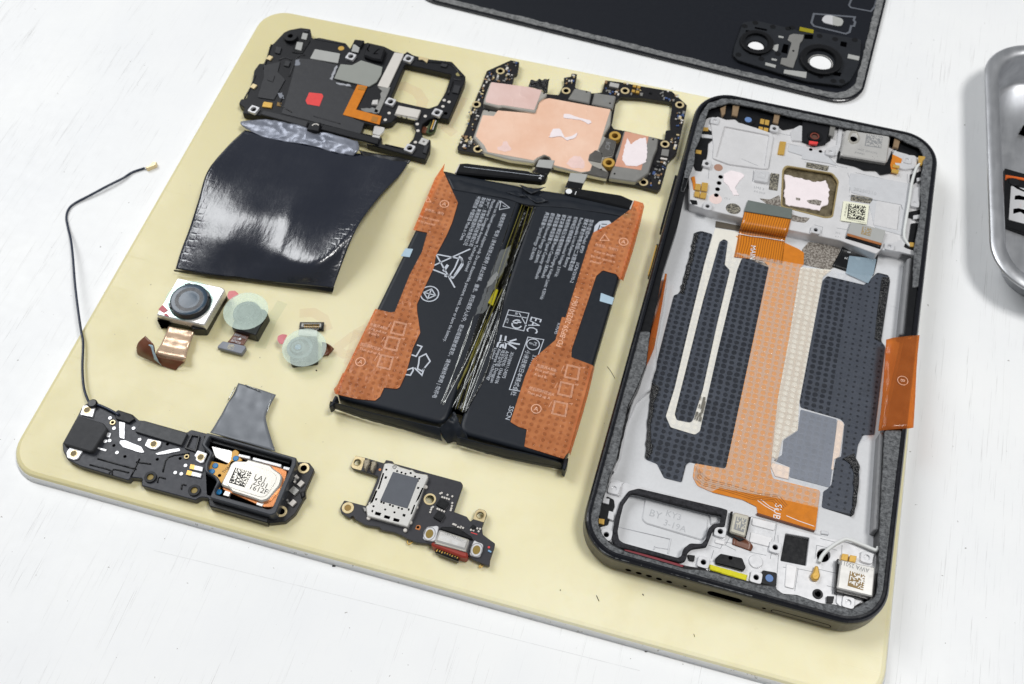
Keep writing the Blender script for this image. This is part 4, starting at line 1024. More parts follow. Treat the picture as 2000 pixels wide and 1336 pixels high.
def tt(s, q, fr_, par, h=.8, xs=.9):
    text('tape_print', s, fr_(q)[0], (1, -.02), h, 6.16, TPRINT, par, xs=xs)
for s, q in (('先撕开A和B:', '255,110'), ('First pull out', '250,135'), ('A and B:', '245,160')): tt(s, q, E, tl, .8)
for s, q in (('然后同时拉出A', '195,230'), ('Then pull up A', '192,258')): tt(s, q, E, tl, .8)
for s, q in (('先撕开A和B:', '1272,362'), ('First pull out', '1265,385'), ('A and B:', '1258,415')): tt(s, q, E, trr, .85)
for s, q in (('然后同时拉出A', '1225,500'), ('Then pull up A', '1215,525')): tt(s, q, E, trr, .85)
for s, q in (('有危险，请勿', '590,345'), ('Do not operate', '555,385'), ('it by yourself', '550,415')): tt(s, q, D, tl, .8)
for s, q in (('有危险，勿自行', '1630,560'), ('Risky to danger,', '1625,600'), ('Do not operate it', '1605,630'), ('yourself', '1600,660')): tt(s, q, D, trr, .8)
strokes('tape_print', [['c'] + D('1690,492 1662,530 1718,530'), ['c'] + D('612,262 600,292 630,296')], .18, 6.16, TPRINT, ba)
text('tape_print', 'FD-BP59-20250106-1', E('1425,248')[0], (.04, 1), 1.55, 6.16, TPRINT, trr, xs=.95)

# ------------------------------------------------------------------ main board
mb = thing('main_board', 'main circuit board with copper-foiled shields and square camera cut-out', 'circuit board', (-42, 135, 0))
MZ = 1.9
prism('board', H('295,160 490,72 560,88 545,178 518,190 515,215 500,275 640,290 660,335 790,348 880,356 905,305 925,270 922,215 980,205 985,180 1030,186 1012,290 1020,300 1150,342 1230,336 1260,236 1380,250 1560,285 1800,325 1850,370 1925,440 1900,560 1840,830 1770,900 1712,1110 1690,1135 1560,1100 1450,1075 1280,1040 1060,990 840,955 700,915 480,872 180,827 60,806 55,780 100,690 150,580 170,470 190,430 220,350 260,260'),
      .6, MZ, PCB, mb, .08, .25, holes=[H('1385,370 1560,380 1800,417 1805,440 1785,560 1790,640 1752,645 1740,722 1600,690 1420,648 1330,632 1308,600 1318,565 1345,410')])
def shield(name, pts, z, mat=NICK, r=.5):
    lo = prism(name, pts, MZ, z, mat, mb, .3, r)
    return lo
s1 = shield('shield_can', H('265,472 370,490 690,502 720,410 790,385 1312,480 1300,600 1245,690 1350,732 1322,850 1245,872 1232,922 1287,985 1270,1037 1060,992 840,938 805,862 760,845 705,880 680,910 480,882 275,827 240,770 183,700'), 3.3)
prism('copper_foil', H('385,482 690,508 728,402 800,382 1302,474 1200,800 1130,838 1118,890 1152,930 1130,975 1062,984 840,926 812,862 762,840 700,868 676,888 302,820 275,765 205,690 262,520 352,528'), 3.28, 3.36, COPP, s1, 0, .3)
s2 = shield('shield_can', H('325,250 630,290 786,340 780,366 716,412 692,498 662,497 425,452 392,458 266,424 272,388'), 4.0)
prism('copper_foil', H('332,252 640,292 742,318 712,400 680,478 425,438 390,440 288,415 284,390'), 3.98, 4.05, creased('pale_pink_foil', (236, 200, 190), (246, 216, 208), .25, .27), s2, 0, .3)
shield('shield_can', H('1012,298 1147,326 1130,425 955,388'), 3.6, STEELD)
s4 = shield('shield_can', H('1172,335 1347,362 1320,466 1148,430'), 3.5, STEELD)
TEX = mk('dimpled_shield', (120, 118, 114), .36, metal=.7, bump=.5, bs=2.5, bd=.12)
for q in ('1262,700 1348,732 1318,846 1238,862 1205,800 1240,745', '1178,802 1240,830 1224,908 1122,888 1132,842', '1150,925 1285,985 1270,1032 1065,990 1140,972'):
    prism('shield_top', H(q), 3.28, 3.5, TEX, mb, .15, .3)
s5 = shield('shield_can', H('1412,648 1612,690 1692,712 1682,790 1652,858 1612,992 1505,1062 1288,1032 1312,960 1350,900 1342,850 1385,735'), 3.4, STEELD)
prism('copper_foil', H('1420,652 1612,694 1552,968 1335,935 1372,830'), 3.38, 3.45, creased('bare_copper_foil', (226, 160, 132), (238, 182, 156), .3, .27), s5, 0, .2)
prism('thermal_paste', H('1440,700 1462,758 1530,712 1590,700 1602,800 1590,900 1520,935 1430,930 1395,880 1412,800'), 3.44, 3.6, PINKP, s5, .05, .3, jg=(.18, .6))
prism('thermal_paste', H('920,510 960,508 1050,540 1135,560 1152,580 1120,592 1060,558 920,542'), 3.35, 3.55, PINKP, s1, .06, .3, jg=(.08, .8))
prism('thermal_paste', H('830,630 890,628 930,700 985,690 1035,660 1020,700 950,727 900,690 800,702'), 3.35, 3.6, PINKP, s1, .06, .3, jg=(.1, .8))
PST = mk('pink_smear', (240, 208, 200), .5)
prism('paste_smear', H('430,735 460,730 480,770 500,800 450,820 380,800 380,780 420,770'), 3.355, 3.4, PST, s1, 0, .3, jg=(.15, .7))
prism('paste_smear', H('1000,850 1060,855 1095,900 1085,955 990,950 940,915 970,880'), 3.355, 3.4, PST, s1, 0, .3, jg=(.15, .7))
for q, z in (('310,486', 3.31), ('1108,330', 3.61), ('1297,423', 3.51), ('760,342', 4.01), ('1648,718', 3.41), ('1335,996', 3.41), ('1225,962', 3.51)):
    disc('shield_hole', H(q)[0], .3, z, z + .03, HOLE, mb, bev=0)
text('shield_mark', '8C7', H('1268,735')[0], (.1, -1), 1.4, 3.52, GPRINT, mb); text('shield_mark', '78U', H('1225,402')[0], (1, -.1), 1.0, 3.52, GPRINT, s4)
for q in H('1338,687 1288,905'):
    ring(q, 1.85, 1.0, MZ, 3.6, GOLD, mb, 'standoff')
for q in H('405,160 210,432 222,795 940,320 1420,320 1865,435 1745,755 1570,1065'):
    ring(q, 1.45, .85, MZ, MZ + .12, GOLDP, mb, 'screw_ring')
crumple('torn_black_tape', [[(*q, z) for q, z in zip(H('650,240 720,232 805,226'), (3.0, 3.6, 3.2))], [(*q, z) for q, z in zip(H('640,268 720,270 797,262'), (2.6, 3.4, 2.8))], [(*q, z) for q, z in zip(H('635,290 720,310 788,342'), (2.5, 3.0, 2.6))]], CRINK, mb, .8, .9, 2)
rr_ = random.Random(4)
COMPM = [PALEP, STEELD, GOLDP, mk('tan_capacitor', (150, 120, 88), .4), BLK2, mk('blue_part', (70, 92, 140), .4)]
def comps(fr_, s, par, z, ang=0, big=False, seed=0):
    r = random.Random(seed)
    for q in fr_(s):
        w, h = r.choice(((.55, .95), (.95, .55), (.6, .6), (.45, .8), (.8, 1.3)))
        chip(q, w, h, z, z + r.choice((.35, .5)), COMPM[r.choice((0, 0, 1, 1, 2, 3, 5))], par, ang)
comps(H, '455,118 475,160 330,185 300,205 285,230 455,195 450,225 435,240 385,205 380,225 390,240 325,190 350,215 470,185 520,90 535,92 460,140', mb, MZ, -.05, seed=1)
comps(H, '270,280 262,300 265,320 255,345 285,228 195,475 185,495 205,500 210,480 165,500 220,525 210,550', mb, MZ, -.05, seed=2)
comps(H, '90,715 125,700 130,725 150,735 110,770 150,770 100,690 115,785 85,740 165,745', mb, MZ, -.05, seed=3)
comps(H, '1000,195 965,240 985,240 1000,240 1005,205', mb, MZ, 0, seed=4)
comps(H, '1265,250 1300,345 1340,345 1365,350 1320,330 1420,258 1440,262 1290,320 1350,330', mb, MZ, 0, seed=5)
for q in H('1498,282 1532,290 1488,322 1522,330'): chip(q, 1.05, 1.05, MZ, MZ + .7, GOLD, mb, 0, 'gold_contact')
comps(H, '1555,350 1770,325 1755,380 1780,390 1815,398 1838,355 1845,362', mb, MZ, 0, seed=6)
prism('shield_bridge', H('1300,250 1375,265 1365,298 1290,282'), MZ, MZ + .9, STEEL, mb, .1, .15)
comps(H, '1862,500 1890,515 1898,498 1868,540 1885,560 1880,580 1850,680 1855,705 1830,770 1825,785', mb, MZ, 0, seed=7)
prism('board_part', H('1722,795 1780,800 1772,855 1712,845'), MZ, MZ + .8, STEELD, mb, .08, .1)
prism('board_part', H('1710,862 1765,872 1762,885 1706,876'), MZ, MZ + .6, PALEP, mb, .08, .1)
comps(H, '1690,898 1720,902 1740,908 1672,960 1702,966 1620,997 1655,990 1670,1000 1690,1008 1690,1025 1630,1075 1632,1090 1698,1070 1715,1000', mb, MZ, 0, seed=8)
for q in H('1628,336 1660,925 1690,940'): chip(q, .8, .8, MZ, MZ + .3, BLK2, mb)

def scatter(fr_, quad, n, par, z, seed, ang=-.05):
    r = random.Random(seed); q = fr_(quad)
    for k in range(n):
        u, v = r.random(), r.random()
        a = [(q[0][i] * (1 - u) + q[1][i] * u) * (1 - v) + (q[3][i] * (1 - u) + q[2][i] * u) * v for i in (0, 1)]
        w, h = r.choice(((.35, .6), (.6, .35), (.3, .5), (.5, .9), (.45, .45)))
        chip(a, w, h, z, z + r.choice((.25, .4)), COMPM[r.choice((0, 1, 1, 2, 3, 4, 5))], par, ang)
scatter(H, '300,180 400,130 380,240 290,250', 14, mb, MZ, 21); scatter(H, '440,100 540,95 500,240 430,240', 12, mb, MZ, 22)
scatter(H, '230,280 285,260 260,380 225,400', 9, mb, MZ, 23); scatter(H, '150,480 230,470 190,640 120,640', 10, mb, MZ, 24)
scatter(H, '80,690 175,680 200,760 80,790', 14, mb, MZ, 25); scatter(H, '1260,300 1390,320 1370,350 1250,330', 8, mb, MZ, 26)
scatter(H, '1460,265 1560,290 1560,365 1470,350', 8, mb, MZ, 27); scatter(H, '1700,325 1830,345 1850,410 1720,400', 10, mb, MZ, 28)
scatter(H, '1840,480 1910,470 1870,640 1810,640', 12, mb, MZ, 29); scatter(H, '1800,680 1870,670 1830,800 1790,790', 8, mb, MZ, 30)
scatter(H, '1690,870 1780,880 1720,1080 1620,1050', 16, mb, MZ, 31); scatter(H, '940,215 1020,200 1000,260 940,280', 5, mb, MZ, 32)

# ------------------------------------------------------------------ black antenna bracket with its graphite film
br = thing('antenna_bracket', 'black plastic bracket with red square sticker and a glossy black film hanging from it', 'bracket', (-115, 150, 0))
KZ = 2.8
prism('bracket_plate', F('105,690 120,655 165,645 215,500 225,430 265,375 300,375 330,310 345,240 380,215 460,130 500,112 590,95 665,105 672,170 690,180 735,172 940,215 975,258 1012,185 1087,195 1082,218 1110,210 1240,240 1320,280 1400,298 1420,280 1470,310 1590,340 1770,360 1877,475 1870,522 1800,690 1745,812 1660,795 1590,810 1540,850 1530,900 1545,955 1605,972 1598,1045 1562,1125 1330,1065 1100,1005 1190,1012 1205,960 1060,925 750,885 740,902 630,892 620,870 450,805 135,766 150,722'),
      .5, KZ, BLK, br, .2, .4, holes=[F('1405,380 1450,390 1640,432 1768,462 1720,600 1660,700 1590,725 1470,700 1350,672 1292,645 1330,560'), F('1240,845 1300,835 1340,792 1480,815 1472,850 1492,890 1470,960 1400,1038 1215,1000 1225,950 1060,915 1085,840 1150,860')], hr=.5)
prism('graphite_sheet', F('560,335 700,345 880,388 842,500 1030,592 930,772 1085,842 1055,925 440,765 500,560'), KZ, KZ + .15, mk('matt_graphite', (40, 41, 45), .5, bump=.2, bs=.3, bd=.3), br, .05, .4)
prism('raised_block', F('300,390 430,360 410,440 470,500 380,660 250,640 300,480'), KZ, KZ + .3, DGR, br, .1, .4)
prism('red_sticker', F('655,602 755,612 766,632 735,710 640,694 627,665'), KZ + .15, KZ + .22, RED, br, 0, .2)
prism('grey_pad', F('700,262 897,297 880,373 662,336'), KZ, KZ + .35, GREYP, br, .08, .3)
prism('grey_pad', F('900,380 990,388 1060,350 1228,402 1218,460 1182,520 1122,556 850,492'), KZ + .1, KZ + .5, mk('sage_grey_pad', (146, 149, 143), .5, var=.04), br, .08, .3)
prism('grey_strip', F('1322,288 1397,299 1272,567 1188,550'), KZ, KZ + .5, PALEP, br, .08, .2)
prism('steel_clip', F('1190,560 1290,560 1275,600 1245,665 1200,765 1160,755 1215,640 1210,610 1225,590'), KZ, KZ + .4, STEELD, br, .08, .2)
prism('steel_clip', F('1150,660 1195,655 1190,695 1140,695'), KZ, KZ + .8, STEEL, br, .15, .2)
prism('crumpled_foil', F('1060,725 1150,720 1200,740 1180,765 1080,750'), KZ, KZ + .4, SHN, br, .1, .2, jg=(.2, .8))
prism('orange_flex', F('1032,540 1112,550 1022,735 1222,787 1205,852 918,775'), KZ + .16, KZ + .4, KAPT, br, .05, .2)
for q in ('1045,552 1100,560 1092,585 1035,578', '1150,785 1195,797 1182,835 1135,825'):
    prism('flex_end', F(q), KZ + .4, KZ + .5, mk('flex_stiffener', (176, 116, 36), .35), br, .03, .1)
for q in ('605,135 645,142 632,190 592,182', '560,205 608,212 592,275 545,262', '1000,225 1055,232 1038,290 985,280'):
    prism('grey_pad', F(q), KZ + .2, KZ + .6, GREYP, br, .06, .15)
prism('raised_block', F('520,290 545,205 595,130 655,140 665,200 600,300'), KZ, KZ + .25, BLK2, br, .1, .3)
disc('post', F('508,160')[0], 2.3, KZ, KZ + 1.4, BLK, br, hole=.9); disc('post_hole', F('508,160')[0], .9, KZ + .9, KZ + 1.0, HOLE, br, bev=0)
disc('gold_dot', F('905,257')[0], 1.0, KZ, KZ + .08, GOLD, br, bev=0)
prism('camera_bump', F('1110,210 1240,240 1250,262 1222,352 1150,340 1080,312'), KZ, KZ + 1.6, BLK, br, .5, .6)
strokes('moulded_mark', [F('1130,230 1110,265 1125,285'), F('1205,262 1190,270 1160,300 1195,300')], .35, KZ + 1.63, HOLE, br)
prism('raised_block', F('1005,190 1085,200 1060,245 1045,245 1015,222'), KZ, KZ + .9, BLK2, br, .2, .2)
for q in F('980,318 1430,335 1290,672 220,732 1655,757 1440,1035'):
    boss(q, KZ, KZ + .9, WHT, br, 2.9, .9, -.15, 'screw_plate', .5)
boss(F('1550,985')[0], KZ, KZ + .5, STEEL, br, 2.6, .35, -.15, 'contact_plate', .3, GPRINT.copy() if False else STEELD)
disc('bracket_hole', F('1820,460')[0], .8, KZ, KZ + .04, mk('dim_yellow', (150, 140, 90), .6), br, bev=0); disc('bracket_hole', F('1722,765')[0], .6, KZ, KZ + .04, HOLE, br, bev=0)
for q in F('345,330 220,552'):
    chip(q, 1.6, 1.8, KZ, KZ + .5, GOLDP, br, -.2, 'gold_contact')
prism('gold_contact', F('300,672 370,682 360,722 285,712'), KZ, KZ + .5, GOLD, br, .1, .2)
prism('gold_contact', F('405,675 440,680 435,712 400,706'), KZ - .1, KZ + .2, mk('old_gold', (130, 104, 60), .4, metal=.5), br, .1, .2)
prism('gold_contact', F('1510,318 1590,335 1575,370 1540,345 1510,345'), KZ, KZ + .4, GOLDP, br, .08, .1)
gb = prism('steel_cover', F('1352,702 1528,738 1502,802 1325,768'), KZ, KZ + 1.0, PALEP, br, .15, .2)
for q in ('1325,770 1370,780 1368,788 1322,778', '1385,783 1412,789 1410,798 1382,791', '1425,792 1500,808 1496,816 1422,800'):
    prism('clip_tooth', F(q), KZ, KZ + .6, STEEL, gb, .04, .05)
for q in F('1710,662 1748,675 1700,710 1280,762 1562,787 1250,815 1500,848 1505,900 1485,990'):
    disc('rivet', q, .55, KZ, KZ + .15, PALEP, br, bev=.05)
prism('moulded_arm', F('300,738 650,828 632,872 270,770'), KZ, KZ + .7, DGR, br, .2, .3)
prism('moulded_arm', F('765,850 1205,958 1192,1008 745,890'), KZ, KZ + .7, BLK, br, .2, .3)
prism('moulded_lug', F('665,825 745,835 730,905 635,890'), KZ, KZ + 1.3, BLK, br, .2, .3)
strokes('lug_ring', [F('678,862 690,850 715,848 730,858')], .35, KZ + 1.33, PALEP, br)
prism('steel_tab', F('1165,855 1248,875 1240,905 1205,940 1148,925'), 1.6, 2.4, STEEL, br, .15, .4)
prism('steel_tab', F('1150,930 1210,942 1205,960 1146,950'), 2.4, 3.4, STEEL, br, .1, .1)
pc = prism('flex_connector', F('1612,800 1668,808 1640,905 1600,925 1565,915'), .9, 1.6, mk('green_black_board', (62, 78, 46), .4), br, .1, .4)
prism('connector_body', F('1618,805 1655,812 1625,900 1588,905'), 1.6, 2.3, BLK2, pc, .15, .2)
prism('connector_row', F('1626,815 1636,817 1610,890 1600,890'), 2.3, 2.45, GOLD, pc, .03, .1); prism('connector_row', F('1642,818 1650,820 1624,892 1616,892'), 2.3, 2.45, STEEL, pc, .03, .1)
prism('brown_flex', F('1535,860 1585,880 1575,920 1530,915'), 1.0, 1.3, KAPTB, br, .05, .2)
for k, pts in enumerate(('150,650 200,560 235,470', '360,230 330,330 300,420', '420,350 470,330 520,350', '330,440 420,470 380,600', '700,185 930,225', '1500,350 1590,365 1760,385 1850,480', '1780,500 1850,510', '1740,620 1780,520', '1620,745 1700,780', '1100,320 1230,360', '620,310 560,330 500,480', '450,640 430,700 520,760', '690,790 900,850', '1250,1010 1400,1045')):
    wire('moulded_rib', [P(*q, KZ + .03) for q in F(pts)], .28, BLK2 if k % 2 else DGR, br, 3, 6, False)
for q in ('395,240 440,250 425,300 385,290', '470,350 510,360 495,400 455,390', '1690,370 1740,380 1725,405 1680,395', '1560,1010 1590,1015 1570,1080 1540,1070', '340,460 390,470 370,520 325,505', '1790,540 1840,550 1820,610 1770,600', '620,110 650,115 645,128 615,124'):
    prism('moulded_block', F(q), KZ, KZ + .5, DGR, br, .12, .3)
SIL = mk('torn_foil_crease', (190, 192, 198), .3, metal=.5)
for q in ('545,345 580,340 585,385 545,395', '405,605 445,600 460,650 430,650', '865,390 880,392 835,505 815,498', '860,520 975,540 985,555 880,540'):
    prism('crumpled_foil', F(q), KZ, KZ + .25, SIL if q[0] == '8' else GREYF, br, .08, .1, jg=(.2, .7))
# torn grey strip and the film below it
def edgeattr(o, nc, nr, fn):
    a = o.data.attributes.new('edge', 'FLOAT', 'POINT')
    n = nc * nr
    a.data.foreach_set('value', [fn((i % n) % nc / (nc - 1), (i % n) // nc / (nr - 1)) for i in range(2 * n)])
crumple('torn_grey_strip', [[(*q, z) for q, z in zip(F('125,825 320,812 480,838 620,872 700,925 780,915 1035,985'), (2.6, 3.2, 3.3, 3.3, 2.6, 3.2, 3.0))], [(*q, 3.2) for q in F('120,850 310,890 470,920 620,955 720,975 830,985 1045,1045')], [(*q, 2.6) for q in F('160,885 300,950 460,985 600,1005 720,1030 850,1070 1000,1095')]], creased('torn_grey_foil', (104, 109, 122), (150, 154, 166), .3, .3), br, .25, .6, 6, .1, 8, 10)
def film_fold(q, u, v):
    q.z += .55 * math.exp(-((u - .5 - .04 * math.sin(v * 3)) / .035) ** 2) * min(1, max(0, (v - .25) * 3)) * (1 - v)
    q.z += .55 * math.sin(10 * u + 8 * v) * math.sin(math.pi * v) * .8
    q.z -= .5 * math.exp(-((u - .28 - .2 * (v - .6)) / .06) ** 2) * max(0, v - .45)
fl = sheet('graphite_film', [[(*q, 2.2) for q in G('570,125 760,165 960,215 1160,255 1400,290 1735,335')], [(*q, z) for q, z in zip(G('440,255 680,300 900,345 1110,390 1360,425 1670,425'), (5.0, 4.7, 4.2, 4.1, 3.6, 3.2))],
                             [(*q, z) for q, z in zip(G('305,425 560,480 790,540 1010,590 1260,620 1545,560'), (7.4, 7.1, 6.4, 6.4, 5.6, 5.0))], [(*q, z) for q, z in zip(G('240,620 490,690 720,740 950,790 1190,830 1420,730'), (7.2, 7.7, 7.5, 8.0, 7.4, 6.6))],
                             [(*q, z) for q, z in zip(G('180,810 430,870 660,930 880,980 1110,1020 1325,895'), (5.0, 6.0, 6.2, 7.4, 7.6, 7.0))], [(*q, z) for q, z in zip(G('125,960 370,1020 600,1060 820,1090 1040,1130 1255,1060'), (3.0, 3.8, 3.8, 5.2, 5.6, 5.4))],
                             [(*q, z) for q, z in zip(G('82,1100 330,1140 560,1165 780,1195 1000,1220 1195,1235'), (1.4, 2.0, 1.8, 2.2, 2.2, 2.0))]], FILM, br, 14, 14, .12, .5, .07, 11, fn=film_fold)
nc = 5 * 14 + 1; nr = 6 * 14 + 1
edgeattr(fl, nc, nr, lambda u, v: max(u - max(0, .45 - v) * .5, (1 - u) * .87) if v < .97 else 0)
fl['label'] = 'glossy black graphite film with honeycomb edges'
crumple('film_hem', [[(*q, z) for q, z in zip(G('70,1108 330,1140 560,1162 780,1192 1000,1218 1200,1230'), (2.2,) * 6)], [(*q, 1.2) for q in G('75,1118 330,1158 560,1182 780,1212 1000,1240 1190,1265')]], BLK2, br, .4, .3, 5, .15, 8, 4)
crumple('film_hem', [[(*q, 2.6) for q in G('1375,265 1550,295 1745,330')], [(*q, 2.2) for q in G('1400,310 1560,340 1725,362')]], BLK2, br, .4, .3, 8, .15, 8, 4)
# ------------------------------------------------------------------ three camera modules
def film_disc(name, q, r, z, par, sy=1.0, mat=MINT):
    c = P(*I(q)[0], z)
    return solid(name, circ(c, r, 48, sy), z - .06, z, mat, par, 0)
c1 = thing('camera_module', 'largest camera module, square silver housing with big dark lens and curled ribbon', 'camera module', P(*I('540,330')[0], 0))
prism('housing_base', I('425,120 815,190 848,225 668,548 560,545 540,500 250,455'), .15, 3.4, BLK2, c1, .15, .4)
hz = prism('housing', I('430,100 815,182 842,205 662,512 245,420'), 2.6, 5.2, STEEL, c1, .3, .5)
lb = P(*I('530,288')[0], 6.9)
loft('lens_barrel', [(circ(lb, 5.9, 40), 5.1), (circ(lb, 5.6, 40), 5.4), (circ(lb, 5.35, 40), 6.8), (circ(lb, 5.2, 40), 6.9)], mk('navy_black_barrel', (6, 12, 24), .3), c1, (lb.x, lb.y, 5.1))
for a_ in (2.1, .62, -2.5):
    q_ = (lb.x + 5.3 * math.cos(a_), lb.y + 5.3 * math.sin(a_))
    boxm('barrel_tooth', q_, 1.6, .8, 5.3, 6.85, MT['navy_black_barrel'], c1, a_ + math.pi / 2, .1)
loft('lens_glass', [(circ(lb, 5.15, 40), 6.88), (circ(lb, 4.9, 40), 7.0), (circ(lb, 3.6, 40), 6.86), (circ(lb, 2.0, 40), 6.95), (circ(lb, .5, 40), 7.02)], mk('blue_grey_lens', (58, 76, 92), .2, var=.3, vs=.12), c1, (lb.x, lb.y, 6.8), smooth=True)
film_disc('protective_film', '528,296', 6.75, 5.32, c1, .98, see_through('thin_mint_film', (214, 240, 234), .12, .12, (.93, 1, .99)))
for q in ('262,375 300,335 348,380 310,405', '308,418 335,408 362,436 330,432'):
    prism('pink_tab', I(q), 5.25, 5.35, MAROON, c1, 0, .3)
prism('side_notch', I('250,460 290,478 345,495 350,515 300,505 275,515'), .6, 2.4, HOLE, c1, .1, .2)
rb = sheet('ribbon', [[(*q, 1.9) for q in I('350,520 460,545 572,568')], [(*q, 1.8) for q in I('335,565 445,590 560,608')], [(*q, 2.3) for q in I('315,615 425,640 540,660')], [(*q, 2.0) for q in I('285,680 395,700 520,722')], [(*q, 2.8) for q in I('245,745 370,765 505,790')], [(*q, 1.6) for q in I('250,790 370,815 490,832')]], TAN, c1, 6, 6, .12, .15, .4, 4)
sheet('ribbon_curl', [[(*q, z) for q, z in zip(I('150,605 90,660 72,705'), (6.2, 5.0, 3.2))], [(*q, z) for q, z in zip(I('195,650 130,725 88,770'), (6.4, 4.6, 1.8))], [(*q, z) for q, z in zip(I('225,690 185,770 180,815'), (5.6, 3.4, 1.0))], [(*q, z) for q, z in zip(I('250,780 270,820 290,865'), (3.4, 2.0, .5))], [(*q, z) for q, z in zip(I('370,810 380,850 405,900'), (3.0, 1.6, .4))], [(*q, z) for q, z in zip(I('490,830 450,865 425,890'), (2.6, 1.6, .6))]], KAPTB, c1, 6, 8, .15, .1, .4, 2)
sheet('ribbon_liner', [[(*q, z) for q, z in zip(I('180,680 172,720'), (5.9, 4.6))], [(*q, z) for q, z in zip(I('215,690 182,745'), (5.8, 3.9))], [(*q, z) for q, z in zip(I('225,740 205,790'), (4.6, 2.6))], [(*q, z) for q, z in zip(I('265,830 290,862'), (2.3, 1.1))]], LBLUE, c1, 4, 6, .08)

c2 = thing('camera_module', 'mid-size black camera module under a round mint film, grey connector below it', 'camera module', P(*I('1050,440')[0], 0))
prism('housing', I('985,335 1190,375 1215,410 1110,600 900,535 930,440'), .15, 3.6, BLK2, c2, .2, .4)
cc = P(*I('1030,400')[0], 4.6)
loft('lens_tower', [(circ(cc, 4.0, 36), 3.5), (circ(cc, 3.9, 36), 4.2), (circ(cc, 3.2, 36), 4.3), (circ(cc, 2.6, 36), 4.9), (circ(cc, 2.2, 36), 4.95), (circ(cc, 1.6, 36), 4.7)], mk('grey_lens_tower', (52, 58, 64), .4), c2, (cc.x, cc.y, 3.5), smooth=False)
disc('front_glass', I('1030,392')[0], 1.5, 4.7, 4.8, DGR, c2)
strokes('lens_rim', [['c'] + circ(cc, 2.4, 30)], .3, 4.99, HOLE, c2, pixel=False)
strokes('lens_rim', [['c'] + circ(cc, 3.75, 30)], .25, 4.33, HOLE, c2, pixel=False)
fd = film_disc('protective_film', '1022,388', 6.3, 5.1, c2, .98)
prism('pink_tab', I('860,255 875,215 930,212 965,245 930,262 890,290 872,285'), 4.8, 4.9, see_through('pink_film_tab', (226, 128, 132), .75, .3, (1, .6, .6)), c2, 0, .4)
rb2 = sheet('ribbon', [[(*q, 1.8) for q in I('940,556 1000,570 1062,588')], [(*q, 1.4) for q in I('905,610 970,625 1030,640')], [(*q, 1.2) for q in I('862,660 940,675 1000,690')]], KAPTB, c2, 5, 5, .15)
for s, q in (('B8BF1X21', '920,598'), ('-G79', '905,628'), ('BVW20', '893,652')):
    text('ribbon_print', s, I(q)[0], (.98, -.06), .75, 1.75, PRINT, rb2, xs=.85)
disc('ribbon_dot', I('972,630')[0], .35, 1.5, 1.62, WHITE, rb2, bev=0)
cb = prism('connector', I('822,648 1020,690 1022,710 985,760 775,706 780,690'), .6, 1.9, GREYF, c2, .15, .3)
matrix_code('data_matrix', I('878,672 930,682 912,728 858,715'), 7, 1.93, mk('pale_code', (176, 170, 150), .5), cb, 8, False)

c3 = thing('camera_module', 'smallest camera module hidden under a round pale film, connector at its top', 'camera module', P(*I('1530,720')[0], 0))
cn = prism('connector_board', I('1492,484 1702,484 1696,556 1486,546'), .3, .9, BLK2, c3, .08, .1)
prism('connector_frame', I('1505,495 1680,494 1676,530 1502,526'), .9, 1.7, STEELD, cn, .1, .2, holes=[I('1525,503 1662,502 1660,519 1522,517')])
for k in range(9):
    a = I(f'{1535 + 15 * k},524')[0]; chip(a, .16, .5, 1.6, 1.78, GOLD, cn, 0, 'pin'); chip((a[0], a[1] - 4.2), .16, .5, 1.3, 1.5, GOLD, cn, 0, 'pin')
    chip(I(f'{1545 + 13 * k},543')[0], .18, .5, .9, 1.05, PALEP, cn, 0, 'pin')
prism('flex', I('1490,540 1640,548 1640,610 1480,600'), .3, .8, PALEP, c3, .05, .2)
h3 = prism('housing', I('1412,642 1560,612 1640,605 1642,818 1420,842 1405,830'), .2, 2.6, BLK2, c3, .25, .5)
cc = P(*I('1475,700')[0], 3.2)
disc('lens_ring', I('1490,705')[0], 3.6, 2.5, 2.9, GREYF, c3, hole=2.7); disc('lens_barrel', I('1475,700')[0], 1.9, 2.5, 3.2, GREYF, c3, hole=1.3); disc('front_glass', I('1475,700')[0], .9, 2.6, 2.9, LENSB, c3)
film_disc('protective_film', '1530,704', 6.1, 3.5, c3, 1.0, see_through('pale_protective_film', (234, 246, 240), .29, .25, (.95, 1, .97)))
prism('pink_tab', I('1295,640 1300,605 1340,588 1385,595 1362,635 1345,678 1315,672'), 3.2, 3.3, see_through('pink_film_tab2', (214, 118, 126), .85, .3, (1, .6, .6)), c3, 0, .5)
sheet('brown_tail', [[(*q, z) for q, z in zip(I('1680,660 1690,720 1680,780'), (1.8, 1.0, .6))], [(*q, z) for q, z in zip(I('1710,665 1730,710 1705,772'), (2.4, .8, 1.2))], [(*q, z) for q, z in zip(I('1755,685 1765,722 1730,775'), (1.6, 1.8, .5))], [(*q, z) for q, z in zip(I('1790,718 1775,735 1735,780'), (1.0, 1.3, .5))]], KAPTB, c3, 5, 5, .12, .3, .7, 1)

